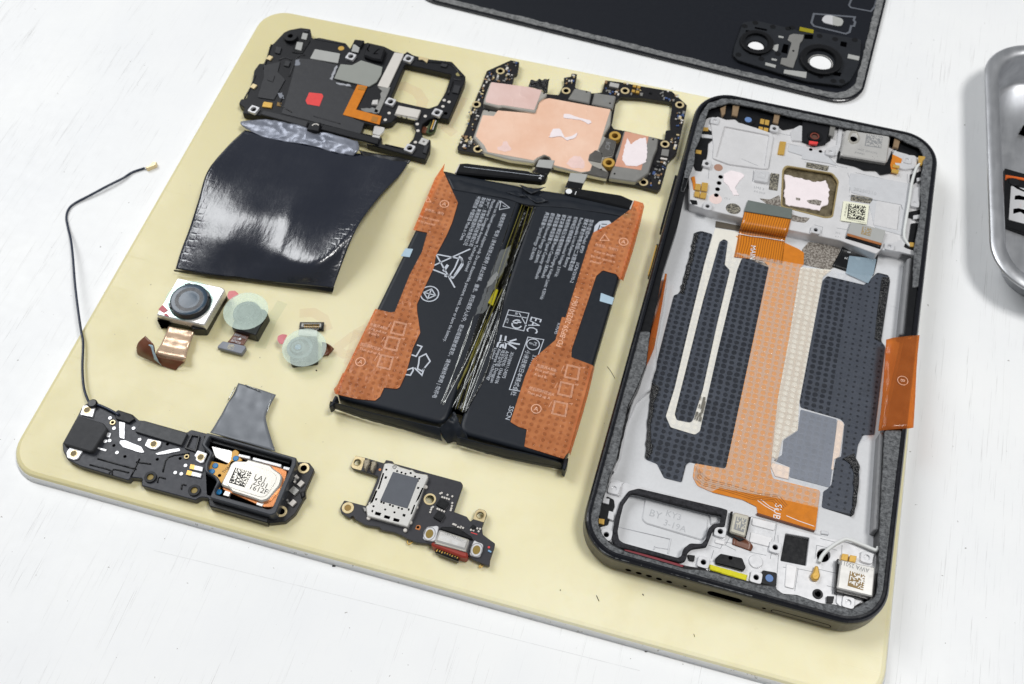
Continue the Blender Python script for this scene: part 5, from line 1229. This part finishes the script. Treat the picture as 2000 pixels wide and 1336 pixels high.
# ------------------------------------------------------------------ loudspeaker module with its antenna lead
sp = thing('speaker_module', 'long black loudspeaker module with silver speaker at one end and thin lead', 'speaker', P(*J('900,650')[0], 0))
SZ = 2.6
prism('carrier', J('45,485 160,275 195,205 240,175 340,190 380,215 400,235 440,250 460,230 570,265 620,310 660,312 980,402 1012,380 1130,410 1400,480 1790,590 1822,625 1500,1050 1150,960 1140,892 1080,888 1045,912 640,802 645,748 560,738 540,762 180,655 80,602 50,540'), .4, SZ, mk('slate_black_plastic', (40, 42, 50), .45, bump=.1, bs=5, bd=.03), sp, .2, .4)
prism('speaker_floor', J('1110,430 1790,610 1630,1000 1130,870'), .5, SZ + .1, HOLE, sp, 0, .2)
RB = mk('box_rim_plastic', (58, 61, 67), .42)
prism('speaker_box', J('1128,402 1806,592 1800,642 1648,1008 1612,1024 1150,892 1205,772 1190,742 1112,692 1112,638 1152,560 1088,492'), .6, 5.2, RB, sp, .25, .5,
      holes=[J('1152,432 1768,606 1762,645 1622,968 1592,980 1198,868 1192,835 1232,770 1212,735 1140,690 1140,640 1178,552 1120,492')], hr=.4)
prism('box_front', J('1142,900 1600,1030 1585,1082 1148,955'), .4, 2.9, BLK2, sp, .2, .2)
prism('box_ledge', J('1160,450 1760,615 1752,640 1150,475'), 2.7, 3.6, BLK2, sp, .15, .2)
prism('steel_plate', J('1165,505 1320,540 1318,640 1280,630 1195,590'), 2.7, 3.2, STEEL, sp, .1, .4)
for q in ('1370,562 1458,582 1452,602 1365,582', '1478,588 1692,642 1686,664 1472,608', '1708,655 1765,668 1758,690 1702,676'):
    prism('white_rib', J(q), 2.7, 4.0, WHT, sp, .1, .15)
prism('orange_flex', J('1320,545 1345,530 1372,548 1365,580 1400,610 1330,640 1300,690 1230,800 1225,870 1195,850 1210,770 1130,690 1152,615 1215,628 1282,645 1310,610'), 3.0, 3.5, mk('golden_flex', (222, 166, 62), .35), sp, .08, .4)
for q in J('1347,595 1193,650 1168,693 1220,847'):
    disc('blue_dot', q, .78, 3.5, 3.75, BLUE, sp, bev=.15)
disc('flex_hole', J('1226,725')[0], .45, 3.5, 3.55, HOLE, sp, bev=0)
text('flex_print', 'THA2', J('1258,712')[0], (.35, 1), .8, 3.53, DPRINT, sp)
prism('copper_rim', J('1310,610 1640,650 1735,690 1725,740 1650,960 1560,965 1250,830 1250,800'), 2.7, 3.5, COPPB, sp, .1, 1.0)
SPS = mk('speaker_silver', (226, 222, 212), .3, metal=.45, var=.05)
drv = prism('speaker_driver', J('1340,612 1425,618 1440,602 1610,648 1625,668 1700,722 1682,800 1592,905 1540,922 1500,905 1315,845 1300,820 1230,798 1290,680 1308,640'), 3.0, 4.6, SPS, sp, .35, 1.0)
prism('driver_plate', J('1355,640 1440,640 1610,690 1660,730 1640,790 1575,880 1540,890 1330,825 1265,785 1310,690'), 4.6, 4.72, SPS, drv, .08, 1.0)
matrix_code('data_matrix', J('1345,665 1472,702 1415,815 1295,778'), 16, 4.75, DPRINT, drv, 17)
for s, q in (('LA1', '1478,750'), ('2501', '1470,790'), ('1612F', '1440,825')):
    text('driver_print', s, J(q)[0], (.995, -.03), 1.45, 4.75, GPRINT if False else DPRINT, drv, xs=1.05)
for q in ('1268,838 1310,850 1295,885 1250,872', '1505,925 1560,935 1545,960 1500,945'):
    prism('contact_tab', J(q), 2.7, 3.6, STEEL, sp, .1, .15)
# foam pad and white screw plates on the left
prism('foam_pad', J('165,275 355,332 382,372 272,540 250,545 45,485'), SZ, 4.3, mk('charcoal_foam_pad', (52, 53, 56), .7, bump=.2, bs=5, bd=.05), sp, .25, .5)
def wplate(q, hq):
    o = prism('screw_plate', J(q), SZ, SZ + .5, WHT, sp, .1, .3)
    disc('screw_hole', J(hq)[0], .78, SZ + .5, SZ + .54, mk('hole_tan', (122, 104, 60), .5), o, bev=0)
    disc('screw_rim', J(hq)[0], 1.0, SZ + .5, SZ + .62, GOLDP, o, hole=.78, bev=.03)
wplate('200,200 225,198 292,212 272,288 178,268', '230,233'); wplate('100,515 198,540 160,600 130,608 80,590 75,550', '130,560')
wplate('688,448 790,470 782,498 745,530 705,525 662,500', '730,488'); wplate('1060,535 1135,560 1105,628 1080,632 1045,610 1050,590 1035,578', '1084,587')
for q in ('470,320 516,326 512,452 475,442', '478,462 520,460 640,510 662,550 640,555 600,545 500,512 475,485', '740,560 820,535 925,518 932,540 840,560 760,572', '305,510 380,530 372,545 310,525', '382,402 412,405 402,440 376,436'):
    prism('white_track', J(q), SZ, SZ + .25, WHT, sp, .06, .25, jg=(.05, 1.0))
for q in J('403,293 433,370 400,463 625,455 455,553 580,370 970,650 893,703 938,713 368,468'):
    disc('white_post', q, .5, SZ, SZ + .2, WHT, sp, bev=.05)
for q in J('432,500 515,583 758,604 835,490 930,597'):
    disc('mould_hole', q, .42, SZ, SZ + .03, HOLE, sp, bev=0)
ring(J('422,326')[0], .75, .4, SZ, SZ + .3, GOLDP, sp, 'eyelet'); ring(J('978,583')[0], .7, .35, SZ, SZ + .3, BRASS, sp, 'eyelet')
for q in ('1008,640 1102,662 1096,696 1000,674', '985,685 1092,712 1082,742 974,718'):
    o = prism('contact_bar', J(q), SZ, SZ + .5, WHT, sp, .08, .1)
    prism('gold_end', [J(q)[0], tuple(a * .65 + b * .35 for a, b in zip(J(q)[0], J(q)[1])), tuple(a * .65 + b * .35 for a, b in zip(J(q)[3], J(q)[2])), J(q)[3]], SZ + .5, SZ + .54, GOLD, o, 0, .05)
prism('raised_block', J('640,318 985,408 940,500 590,395'), SZ, SZ + .9, mk('grey_black_cover', (52, 54, 57), .5), sp, .15, .3)
prism('raised_block', J('1010,412 1080,425 1050,550 960,520'), SZ, SZ + .6, BLK2, sp, .1, .3, holes=[J('1020,425 1065,433 1040,530 980,512')], hr=.1)
prism('raised_block', J('440,255 465,235 568,268 590,300 545,330 445,300'), SZ, SZ + .8, BLK, sp, .15, .2)
for pts in ('250,645 400,685 395,710', '420,720 430,680 545,705', '600,625 710,640', '625,600 560,735', '800,700 840,590 1000,560', '760,780 770,740 820,750', '940,830 945,795 975,800', '310,600 600,680'):
    wire('moulded_rib', [P(*q, SZ + .05) for q in J(pts)], .22, BLK2, sp, 3, 6, False)
for q in J('705,735 1035,835'):
    ring(q, 1.55, .85, SZ, SZ + .5, BLK, sp, 'mount_ring', mk('mat_seen_through_hole', (150, 130, 70), .6))
# small board at the far end
eb = prism('end_board', J('1822,622 1900,630 1938,680 1872,830 1868,880 1795,1010 1722,1072 1605,1085 1575,1075 1650,1010 1805,650'), .4, 1.9, PCB, sp, .1, .4)
for q in J('1858,670 1690,995'):
    ring(q, 1.5, .85, 1.9, 2.1, GOLDP, eb, 'gold_ring')
for q, w, h, mt in (('1835,785', 1.2, 1.6, PALEP), ('1775,930', 1.2, 1.6, PALEP), ('1785,838', 2.0, 1.8, STEELD), ('1800,730', .5, .8, PALEP), ('1795,752', .5, .8, STEELD), ('1812,740', .5, .6, PALEP), ('1790,770', .5, .6, PALEP), ('1735,910', .5, .5, STEELD), ('1745,930', .5, .5, STEELD)):
    chip(J(q)[0], w, h, 1.9, 2.5, mt, eb, -.4)
prism('end_knob', J('1830,850 1868,838 1872,880 1840,900'), 1.0, 2.8, BLK2, sp, .3, .3)
# grey foil flap
crumple('foil_flap', [[(*q, z) for q, z in zip(J('1368,32 1510,72 1650,118'), (1.2, 1.6, 1.2))], [(*q, 1.4) for q in J('1325,120 1470,165 1610,190')], [(*q, 1.7) for q in J('1270,210 1425,250 1575,268')], [(*q, 2.2) for q in J('1215,310 1400,345 1585,350')], [(*q, 3.0) for q in J('1155,402 1395,470 1645,545')]], mk('dark_grey_foil', (118, 122, 128), .42, metal=.15, var=.06, vs=.15), sp, .22, .35, 3, .1, 8, 8)
for q, w in (('1345,60 1290,160', .22), ('1420,45 1530,90', .25), ('1620,120 1580,270', .12), ('1440,480 1640,520', .3), ('1170,395 1220,405', .3)):
    wire('foil_glint', [P(*a, 1.9 if w < .3 else 2.7) for a in J(q)], w * .6, SHN, sp, 4, 5, False)
ld_ = wire('antenna_lead', [(*q, max(z, TZ + .4)) for q, z in zip(J('470,270 400,232 330,200 268,180') + T_('190,1300 165,1230 157,1130 160,1000 148,930 130,800 118,690 108,560 98,480 84,420 76,370 88,330 120,300 200,258 280,215 360,175 408,145 470,124'), (3.6, 3.4, 3.2, 3.2, 3.0, 2.0, 1.4, 1.2, 1.0, 0.8, .2, -.5, -1.5, -2.6, -3.2, -3.2, -3.0, -2.6, -2.4, -2.6, -3.0, -3.6))], .36, BCOAX, sp, 8, 8)
prism('coax_plug', T_('470,118 495,108 508,90 530,92 528,108 505,118 480,128'), TZ + .1, TZ + 1.3, GOLDP, ld_, .25, .3)
disc('lead_clamp', J('268,180')[0], 1.3, SZ, 3.9, BLK2, sp, bev=.3)

# ------------------------------------------------------------------ charging port board
ub = thing('port_board', 'charcoal circuit board with silver card reader and red-sealed charging port', 'circuit board', P(*K('900,650')[0], 0))
UZ = 1.9
prism('board', K('290,105 400,130 590,186 608,150 680,165 692,188 830,225 1060,290 1390,380 1412,412 1315,692 1450,742 1488,792 1522,768 1545,682 1580,660 1640,675 1662,712 1610,850 1620,930 1700,990 1747,1022 1740,1060 1695,1190 1690,1255 1640,1245 1520,1190 1470,1150 1060,1025 930,1012 850,982 760,932 700,907 560,882 540,852 400,832 290,772 262,730 230,757 140,702 130,650 172,573 400,632 530,322 350,266 260,240 240,215'), .8, UZ, PCB2, ub, .08, .25,
      holes=[circ(q, r, 20) for q, r in ((K('310,175')[0], 6.6), (K('1592,727')[0], 7.0), (K('1066,560')[0], 9.0))], hr=0)
prism('gold_pad', K('290,108 392,132 348,260 262,237 243,212'), UZ, UZ + .06, GOLDP, ub, 0, .3, holes=[circ(K('310,175')[0], 6.8, 20)], hr=0)
prism('gold_pad', K('1582,664 1638,678 1658,712 1630,802 1518,768 1548,685'), UZ, UZ + .06, GOLDP, ub, 0, .3, holes=[circ(K('1592,727')[0], 7.2, 20)], hr=0)
for q in ((310, 175), (1592, 727)):
    ring(K('%d,%d' % q)[0], 1.05, .82, UZ + .06, UZ + .14, BRASS, ub, 'hole_rim', None)
ring(K('1066,560')[0], 1.6, 1.1, UZ, UZ + .2, GOLDP, ub, 'gold_ring', None)
ring(K('210,650')[0], 1.55, .85, UZ, UZ + .15, GOLDP, ub, 'gold_ring', mk('hole_amber', (150, 118, 50), .5))
sr = prism('card_reader', K('592,188 640,182 700,195 760,225 860,255 880,250 920,285 1042,305 1050,332 1010,420 960,565 905,700 835,850 410,735 398,640 440,600 530,390'), UZ, 3.2, mk('card_reader_silver', (236, 234, 229), .28, metal=.5, var=.03, vs=.12, rv=.03), ub, .2, .3)
prism('reader_sticker', K('682,275 952,346 832,658 548,577'), 3.2, 3.27, mk('slate_sticker', (84, 88, 96), .5), sr, 0, .1)
for q in K('725,268 770,282 812,295 866,288 912,325 955,345 612,252 478,634 600,668 697,698 940,370 560,590 585,600 650,620 680,632 740,650 775,662'):
    disc('reader_hole', q, .28, 3.2, 3.23, HOLE, sr, bev=0)
for q in ('500,690 560,705 545,735 490,720', '595,725 655,742 642,770 585,755', '690,755 752,772 740,800 682,788', '575,285 590,292 540,450 520,460 545,380', '500,470 520,470 470,590 440,610', '985,440 1000,445 950,560 915,600 940,540', '900,620 915,620 880,715 862,720', '600,320 622,325 610,350 590,345', '935,430 960,435 950,455 930,452', '500,548 520,552 510,575 492,570', '785,712 815,720 805,745 780,738', '840,655 858,660 850,682 835,678', '460,672 478,676 470,698 455,694'):
    prism('reader_slot', K(q), 3.2, 3.23, HOLE, sr, 0, .1)
disc('reader_dimple', K('697,222')[0], .55, 3.2, 3.35, STEELD, sr, hole=.25)
for q in K('425,755 808,882 862,800 1022,430 925,640 445,605'):
    disc('solder_tab', q, .5, UZ, 2.5, PALEP, ub, bev=.15)
for q in ('360,640 410,655 415,680 385,690',):
    prism('reader_tab', K(q), 1.9, 2.9, STEELD, ub, .1, .1)
for q in ('375,150 445,135 440,185 420,215 400,260 375,240', '455,165 515,160 508,200 490,230 470,278 440,258'):
    prism('spring_contact', K(q), UZ, 3.0, mk('bronze_clip', (170, 160, 140), .28, metal=.7), ub, .25, .2)
for q in K('1175,500 1190,495 1250,515 1300,530 1195,538 1218,545 1242,552 1265,560 1300,600 1296,630 1290,655 1284,675 1145,660 1165,668 1190,678 1215,688 1085,650 1078,670 1070,695 1098,640 1310,820 1335,830 1360,850 1385,855 1412,860 1325,825 1495,880 1522,885 1560,865 1590,870 1575,895 1390,848'):
    chip(q, .45, .5, UZ, UZ + .3, PALEP, ub, -.28)
for q, w, h in (('1200,605', 2.6, 2.2), ('1165,735', 2.2, 2.1), ('1520,850', 1.0, 1.0)):
    chip(K(q)[0], w, h, UZ, UZ + .7, BLK2, ub, -.28, 'chip')
prism('copper_eye', K('930,832 962,830 974,848 960,886 912,872'), UZ, UZ + .06, COPPB, ub, 0, .2); disc('eye_hole', K('942,853')[0], .35, UZ + .06, UZ + .09, HOLE, ub, bev=0)
disc('orange_dot', K('545,252')[0], .35, UZ, UZ + .06, COPPB, ub, bev=0); disc('orange_dot', K('1682,1062')[0], .3, UZ, UZ + .06, RED, ub, bev=0)
chip(K('1690,1103')[0], .9, .45, UZ, UZ + .4, mk('pale_blue_part', (130, 170, 205), .4), ub, -.25)
strokes('red_mark', [K('1495,908 1560,928')], .2, UZ + .03, RED, ub)
us = prism('charging_port', K('1165,872 1480,978 1440,1092 1118,1000'), UZ - .4, 4.4, STEEL, ub, .5, .5)
prism('port_step', K('1150,1000 1118,1005 1440,1095 1442,1112 1112,1022'), UZ - .4, 4.0, NICK, us, .1, .1)
text('port_print', 'C8T1M3 0321', K('1215,925')[0], (.975, -.13), .62, 4.43, GPRINT, us); text('port_print', 'DT05  928', K('1175,965')[0], (.975, -.13), .75, 4.43, WHITE, us)
for q, hq, rx in (('1035,848 1105,842 1135,835 1160,848 1130,990 1100,1000 1010,985 990,965', '1062,922', .95), ('1530,985 1560,1005 1612,1022 1625,1045 1590,1160 1550,1165 1478,1140 1500,1050', '1553,1090', .95)):
    o = prism('port_ear', K(q), UZ, 2.5, WHT, ub, .15, .5)
    c = P(*K(hq)[0], 2.5)
    solid('ear_hole', circ(c, .95, 20, 1.25), 2.5, 2.54, mk('ear_hole_amber', (140, 116, 40), .5), o, 0)
    strokes('ear_rim', [['c'] + circ(c, 1.45, 20, 1.2)], .18, 2.53, GPRINT, o, pixel=False)
prism('port_shroud', K('1190,845 1350,850 1500,950 1520,985 1480,975 1165,870'), UZ, 2.6, BLK2, ub, .2, .4)
prism('red_seal', K('1085,1012 1110,1005 1455,1110 1468,1150 1445,1175 1400,1165 1100,1050 1080,1030'), .6, 3.6, REDG, ub, .4, .4)
pg = prism('port_tongue', K('1130,1068 1372,1150 1360,1206 1118,1112'), .9, 2.6, BLK2, ub, .25, .2)
for k in range(9):
    a = K(f'{1145 + 27 * k},{1088 + 9.0 * k}')[0]
    chip(a, .28, 1.1 if k in (0, 2, 6, 8) else .7, 2.6, 2.7, GOLD, pg, -.25, 'pin')
for q in ('835,990 832,1020 850,1032 885,1005', '1600,1245 1580,1262 1592,1275 1620,1255'):
    wire('gold_clip', [(*a, .9) for a in K(q)], .14, GOLD, ub, 4, 6)

# ------------------------------------------------------------------ back cover lying beyond
bc = thing('back_cover', 'inside of a black phone back cover with camera openings, at the top edge', 'phone cover', (-20, 215, TZ))
CZ = TZ + 1.2
pa, pb_ = P(*L('200,42')[0], CZ), P(*L('1560,378')[0], CZ)
ang = math.atan2((pb_ - pa).y, (pb_ - pa).x)
ux = Vector((math.cos(ang), math.sin(ang))); uy = Vector((-ux.y, ux.x))
pr = P(*L('1975,20')[0], CZ)
x1 = (Vector(pr[:2]) - Vector(pa[:2])).dot(ux)
def cv(d, r=10.0):
    return [tuple(Vector(pa[:2]) + ux * x + uy * y) for x, y in rrect(x1 - 159 + d, d, x1 - d, 74.5 - d, r - d * .5, 12)]
loft('cover_shell', [(cv(.6), TZ + .05), (cv(0), TZ + .6), (cv(0), CZ - .15), (cv(.3), CZ), (cv(1.0), CZ), (cv(1.3), CZ - .5)], RIM, bc, (-20, 215, TZ))
solid('cover_lining', cv(1.35), CZ - .5, CZ - .42, mk('blue_black_lining', (15, 19, 28), .5, var=.05, spec=.3), bc, 0)
def jloop(d, a, s, sd): return jag(cv(d), a, s, sd)
solid('adhesive_foam', jloop(.75, .08, 1.0, 2), CZ - .42, CZ + .25, FOAML, bc, .12, [jloop(3.1, .22, 1.1, 5)])
BR2 = mk('grey_black_surround', (32, 35, 40), .5, var=.2, spec=.3)
cs = prism('camera_surround', V('195,80 360,60 840,170 900,200 1060,190 1640,290 1625,520 1580,660 1500,800 1400,855 960,800 690,720 140,545 75,480 90,380'), CZ - .4, CZ + 1.0, BR2, bc, .2, .8)
def lensring(q, r0, r1, z, wq, wr, wsy):
    c = P(*V(q)[0], z)
    o = loft('lens_ring', [(circ(c, r0, 40), CZ + .9), (circ(c, r0, 40), z), (circ(c, r0 - .5, 40), z + .1), (circ(c, r1, 40), z + .1), (circ(c, r1 - .2, 40), CZ - .2)], BLK2, cs, (c.x, c.y, CZ), cap1=False)
    c2 = P(*V(wq)[0], CZ + 1.0)
    return o
lensring('365,320', 5.6, 4.0, CZ + 1.9, '0,0', 1, 1); lensring('1150,530', 7.0, 5.0, CZ + 2.2, '0,0', 1, 1)
PORT = mk('white_table_seen_through', (250, 250, 250), .5, var=.02)
for q, r in (('352,388', 2.65), ('1140,585', 3.6)):
    c = P(*V(q)[0], CZ + 1.15)
    solid('lens_window', circ(c, r, 32, .95), CZ + 1.0, CZ + 1.15, PORT, cs, .03)
    solid('window_rim', circ(c, r + .55, 32, .97), CZ + 1.0, CZ + 1.3, BLK2 if r < 3 else STEEL, cs, .08, [circ(c, r + .3, 32, .97)])
for q in ('340,140 490,170 485,190 335,160', '225,180 300,185 260,215 230,215', '270,450 420,480 415,500 265,470', '690,345 755,360 735,470 660,450', '1390,315 1465,330 1455,390 1380,370', '1260,690 1400,700 1380,745 1250,720', '950,230 1055,235 1045,290 940,285'):
    prism('moulded_slot', V(q), CZ + 1.0, CZ + 1.04, HOLE, cs, 0, .2)
prism('steel_bracket', V('760,240 810,222 940,235 925,300 890,340 860,500 835,560 810,640 760,630 650,590 665,515 730,520 790,330 740,300'), CZ + 1.0, CZ + 1.4, STEELD, cs, .1, .3)
disc('bracket_hole', V('810,433')[0], .4, CZ + 1.4, CZ + 1.44, HOLE, cs, bev=0)
for q in ('630,245 692,258 690,278 628,268', '575,360 632,350 620,425 600,440 555,410', '545,520 612,535 605,555 545,545', '470,572 600,605 590,640 465,605', '700,660 975,690 965,765 690,705', '1480,470 1620,500 1608,550 1470,520'):
    prism('grey_pad', V(q), CZ + 1.0, CZ + 1.25, GREYP, cs, .06, .15)
prism('olive_tape', V('890,138 1060,175 1052,220 882,185'), CZ + .2, CZ + 1.1, OLIVE, cs, .05, .2)
for q in V('215,130 345,90 560,140 140,480 420,530 620,470 1130,250 1320,290 1140,745 1300,800 1405,805 1560,300 745,160 795,150'):
    disc('moulded_dimple', q, 1.0, CZ + 1.0, CZ + 1.03, BLK2, cs, bev=0)
strokes('flash_seal', [['c'] + V('1060,-20 1030,90 1060,130 1450,225 1495,205 1515,130 1550,130 1565,80 1545,60 1560,20')], .75, CZ - .3, mk('grey_seal', (96, 100, 108), .5), bc)
strokes('flash_seal', [['c'] + L('1840,-20 1822,22 1830,32 1915,48 1930,30 1945,-20')], .6, CZ - .3, MT['grey_seal'], bc)
c = P(*V('1290,65')[0], CZ); 
fo = prism('flash_window', V('1165,30 1200,-5 1260,-5 1400,35 1425,70 1400,125 1350,130 1190,90 1160,60'), CZ - .42, CZ - .1, WHT, bc, .08, 1.0)
prism('flash_lens', V('1290,5 1400,35 1425,70 1400,125 1350,130 1290,115'), CZ - .1, CZ, GREYP, fo, .05, .8)

# ------------------------------------------------------------------ steel tray with the card tray
tr = thing('metal_tray', 'shallow stainless steel tray with rounded rim, cut off by right edge', 'tray', (150, 130, TZ))
RZ = 8.0
e0 = P(*X('1924,175')[0], RZ); e1 = P(*X('1934,480')[0], RZ)
t0 = P(*X('2000,88')[0], RZ); b0 = P(*X('1990,578')[0], RZ)
ang = math.atan2((e0 - e1).y, (e0 - e1).x) - math.pi / 2
ux = Vector((math.cos(ang), math.sin(ang))); uy = Vector((-ux.y, ux.x)); o0 = Vector(e1[:2])
yt = (Vector(t0[:2]) - o0).dot(uy); yb = (Vector(b0[:2]) - o0).dot(uy)
def tl_(d, r): return [tuple(o0 + ux * x + uy * y) for x, y in rrect(d, yb + 1 + d, 110 - d, yt + 1 - d, r, 16)]
R0 = 17.0
tray = loft('tray_shell', [(tl_(.5, R0 - .4), RZ - 1.2), (tl_(0, R0), RZ - .5), (tl_(.5, R0 - .3), RZ), (tl_(2.2, R0 - 1.6), RZ + .35), (tl_(4.0, R0 - 3), RZ + .1), (tl_(4.8, R0 - 3.8), RZ - .9), (tl_(5.8, R0 - 4.6), RZ - 5), (tl_(6.4, R0 - 5.2), RZ - 9.5), (tl_(7.4, R0 - 6.2), RZ - 10.9), (tl_(9.5, R0 - 8), RZ - 11.5)], INOX, tr, (o0.x + 50, o0.y, TZ), cap0=False, smooth=True)
loft('tray_underside', [(tl_(9.0, R0 - 8), TZ + .1), (tl_(7.0, R0 - 6.6), TZ + .2), (tl_(5.6, R0 - 4.8), RZ - 6), (tl_(4.6, R0 - 3.6), RZ - 1.4)], INOX, tr, (o0.x + 50, o0.y, TZ), cap1=False, smooth=True)
FZ = RZ - 11.5
strokes('pressed_mark', [U('298,845 312,820 330,800 350,795')], .5, FZ + .04, STEELD, tr)
sc = thing('card_tray', 'black card tray with orange seal and white plates lying in the metal tray', 'card tray', P(*U('320,1000')[0], FZ))
prism('tray_frame', U('210,828 480,905 440,1290 208,1205'), FZ + .05, FZ + 1.6, BLK2, sc, .2, .3)
prism('orange_seal', U('215,870 300,885 420,905 420,925 300,900 232,890 215,905'), FZ + 1.2, FZ + 2.0, ORANG, sc, .2, .3)
wp = prism('white_plate', U('250,945 330,960 430,985 420,1205 330,1190 235,1165'), FZ + 1.5, FZ + 1.8, WHT, sc, .06, .4)
for q in ('275,1010 300,1005 350,1020 350,1040 300,1035 272,1035', '265,1095 300,1090 350,1105 350,1140 310,1115 264,1128', '265,948 290,950 340,975 335,985 290,965'):
    prism('plate_slot', U(q), FZ + 1.8, FZ + 1.83, HOLE, wp, 0, .2)
text('plate_print', '2 8', U('300,1080')[0], (1, 0), 1.3, FZ + 1.83, mk('pink_grey_print', (216, 200, 196), .5), wp)
disc('round_button', U('272,918')[0], 1.6, FZ + 1.5, FZ + 1.9, BLK, sc)
screw = thing('tray_screw', 'small dark metal scrap in the steel tray above the card tray', 'screw', P(*U('325,580')[0], FZ))
prism('scrap', U('310,585 330,570 332,545 345,560 352,600 330,590'), FZ + .05, FZ + 2.0, HOLE, screw, .2, .15)
# ------------------------------------------------------------------ loose fibres and specks
def fibre(name, pts, z, r, label, cat_, mat=DPRINT):
    o = wire(name, [(*q, z) for q in pts], r, mat, None, 5, 5)
    tag(o, label, cat_, 'fibres and specks of dirt')
fibre('hair', X('1186,716 1193,725 1201,739'), .1, .07, 'dark curved hair on the mat between battery and phone', 'hair')
fibre('hair', X('1165,1163 1168,1170 1170,1174'), .1, .09, 'short dark fibre on the mat below the phone corner', 'fibre')
fibre('hair', X('1355,1238 1357,1244'), .1, .06, 'tiny fibre on the mat below the phone edge', 'fibre')
fibre('hair', X('1255,1160 1257,1163'), .1, .12, 'dark speck on the mat under the speaker holes', 'speck')
fibre('hair', X('1094,1152 1095,1153'), .1, .15, 'dark speck on the mat left of the phone corner', 'speck')
fibre('hair', X('617,723 619,724'), .1, .18, 'dark speck below the smallest camera module', 'speck')
def dirt(name, q, z, w, label):
    o = chip(X(q)[0], w, w * .5, z, z + .25, DPRINT, None, .3, name)
    tag(o, label, 'dirt', 'crumbs of dirt by the mat edge')
dirt('dirt_crumb', '163,951', TZ + .3, 1.0, 'black crumb stuck to the mat edge near the speaker module')
dirt('dirt_crumb', '637,1097', TZ, .6, 'black crumb on the table at the mat edge')
dirt('dirt_crumb', '652,1105', TZ, .8, 'grey sliver on the table by the mat edge')
dirt('dirt_crumb', '1262,1272', TZ, .6, 'black crumb at the mat edge below the phone')
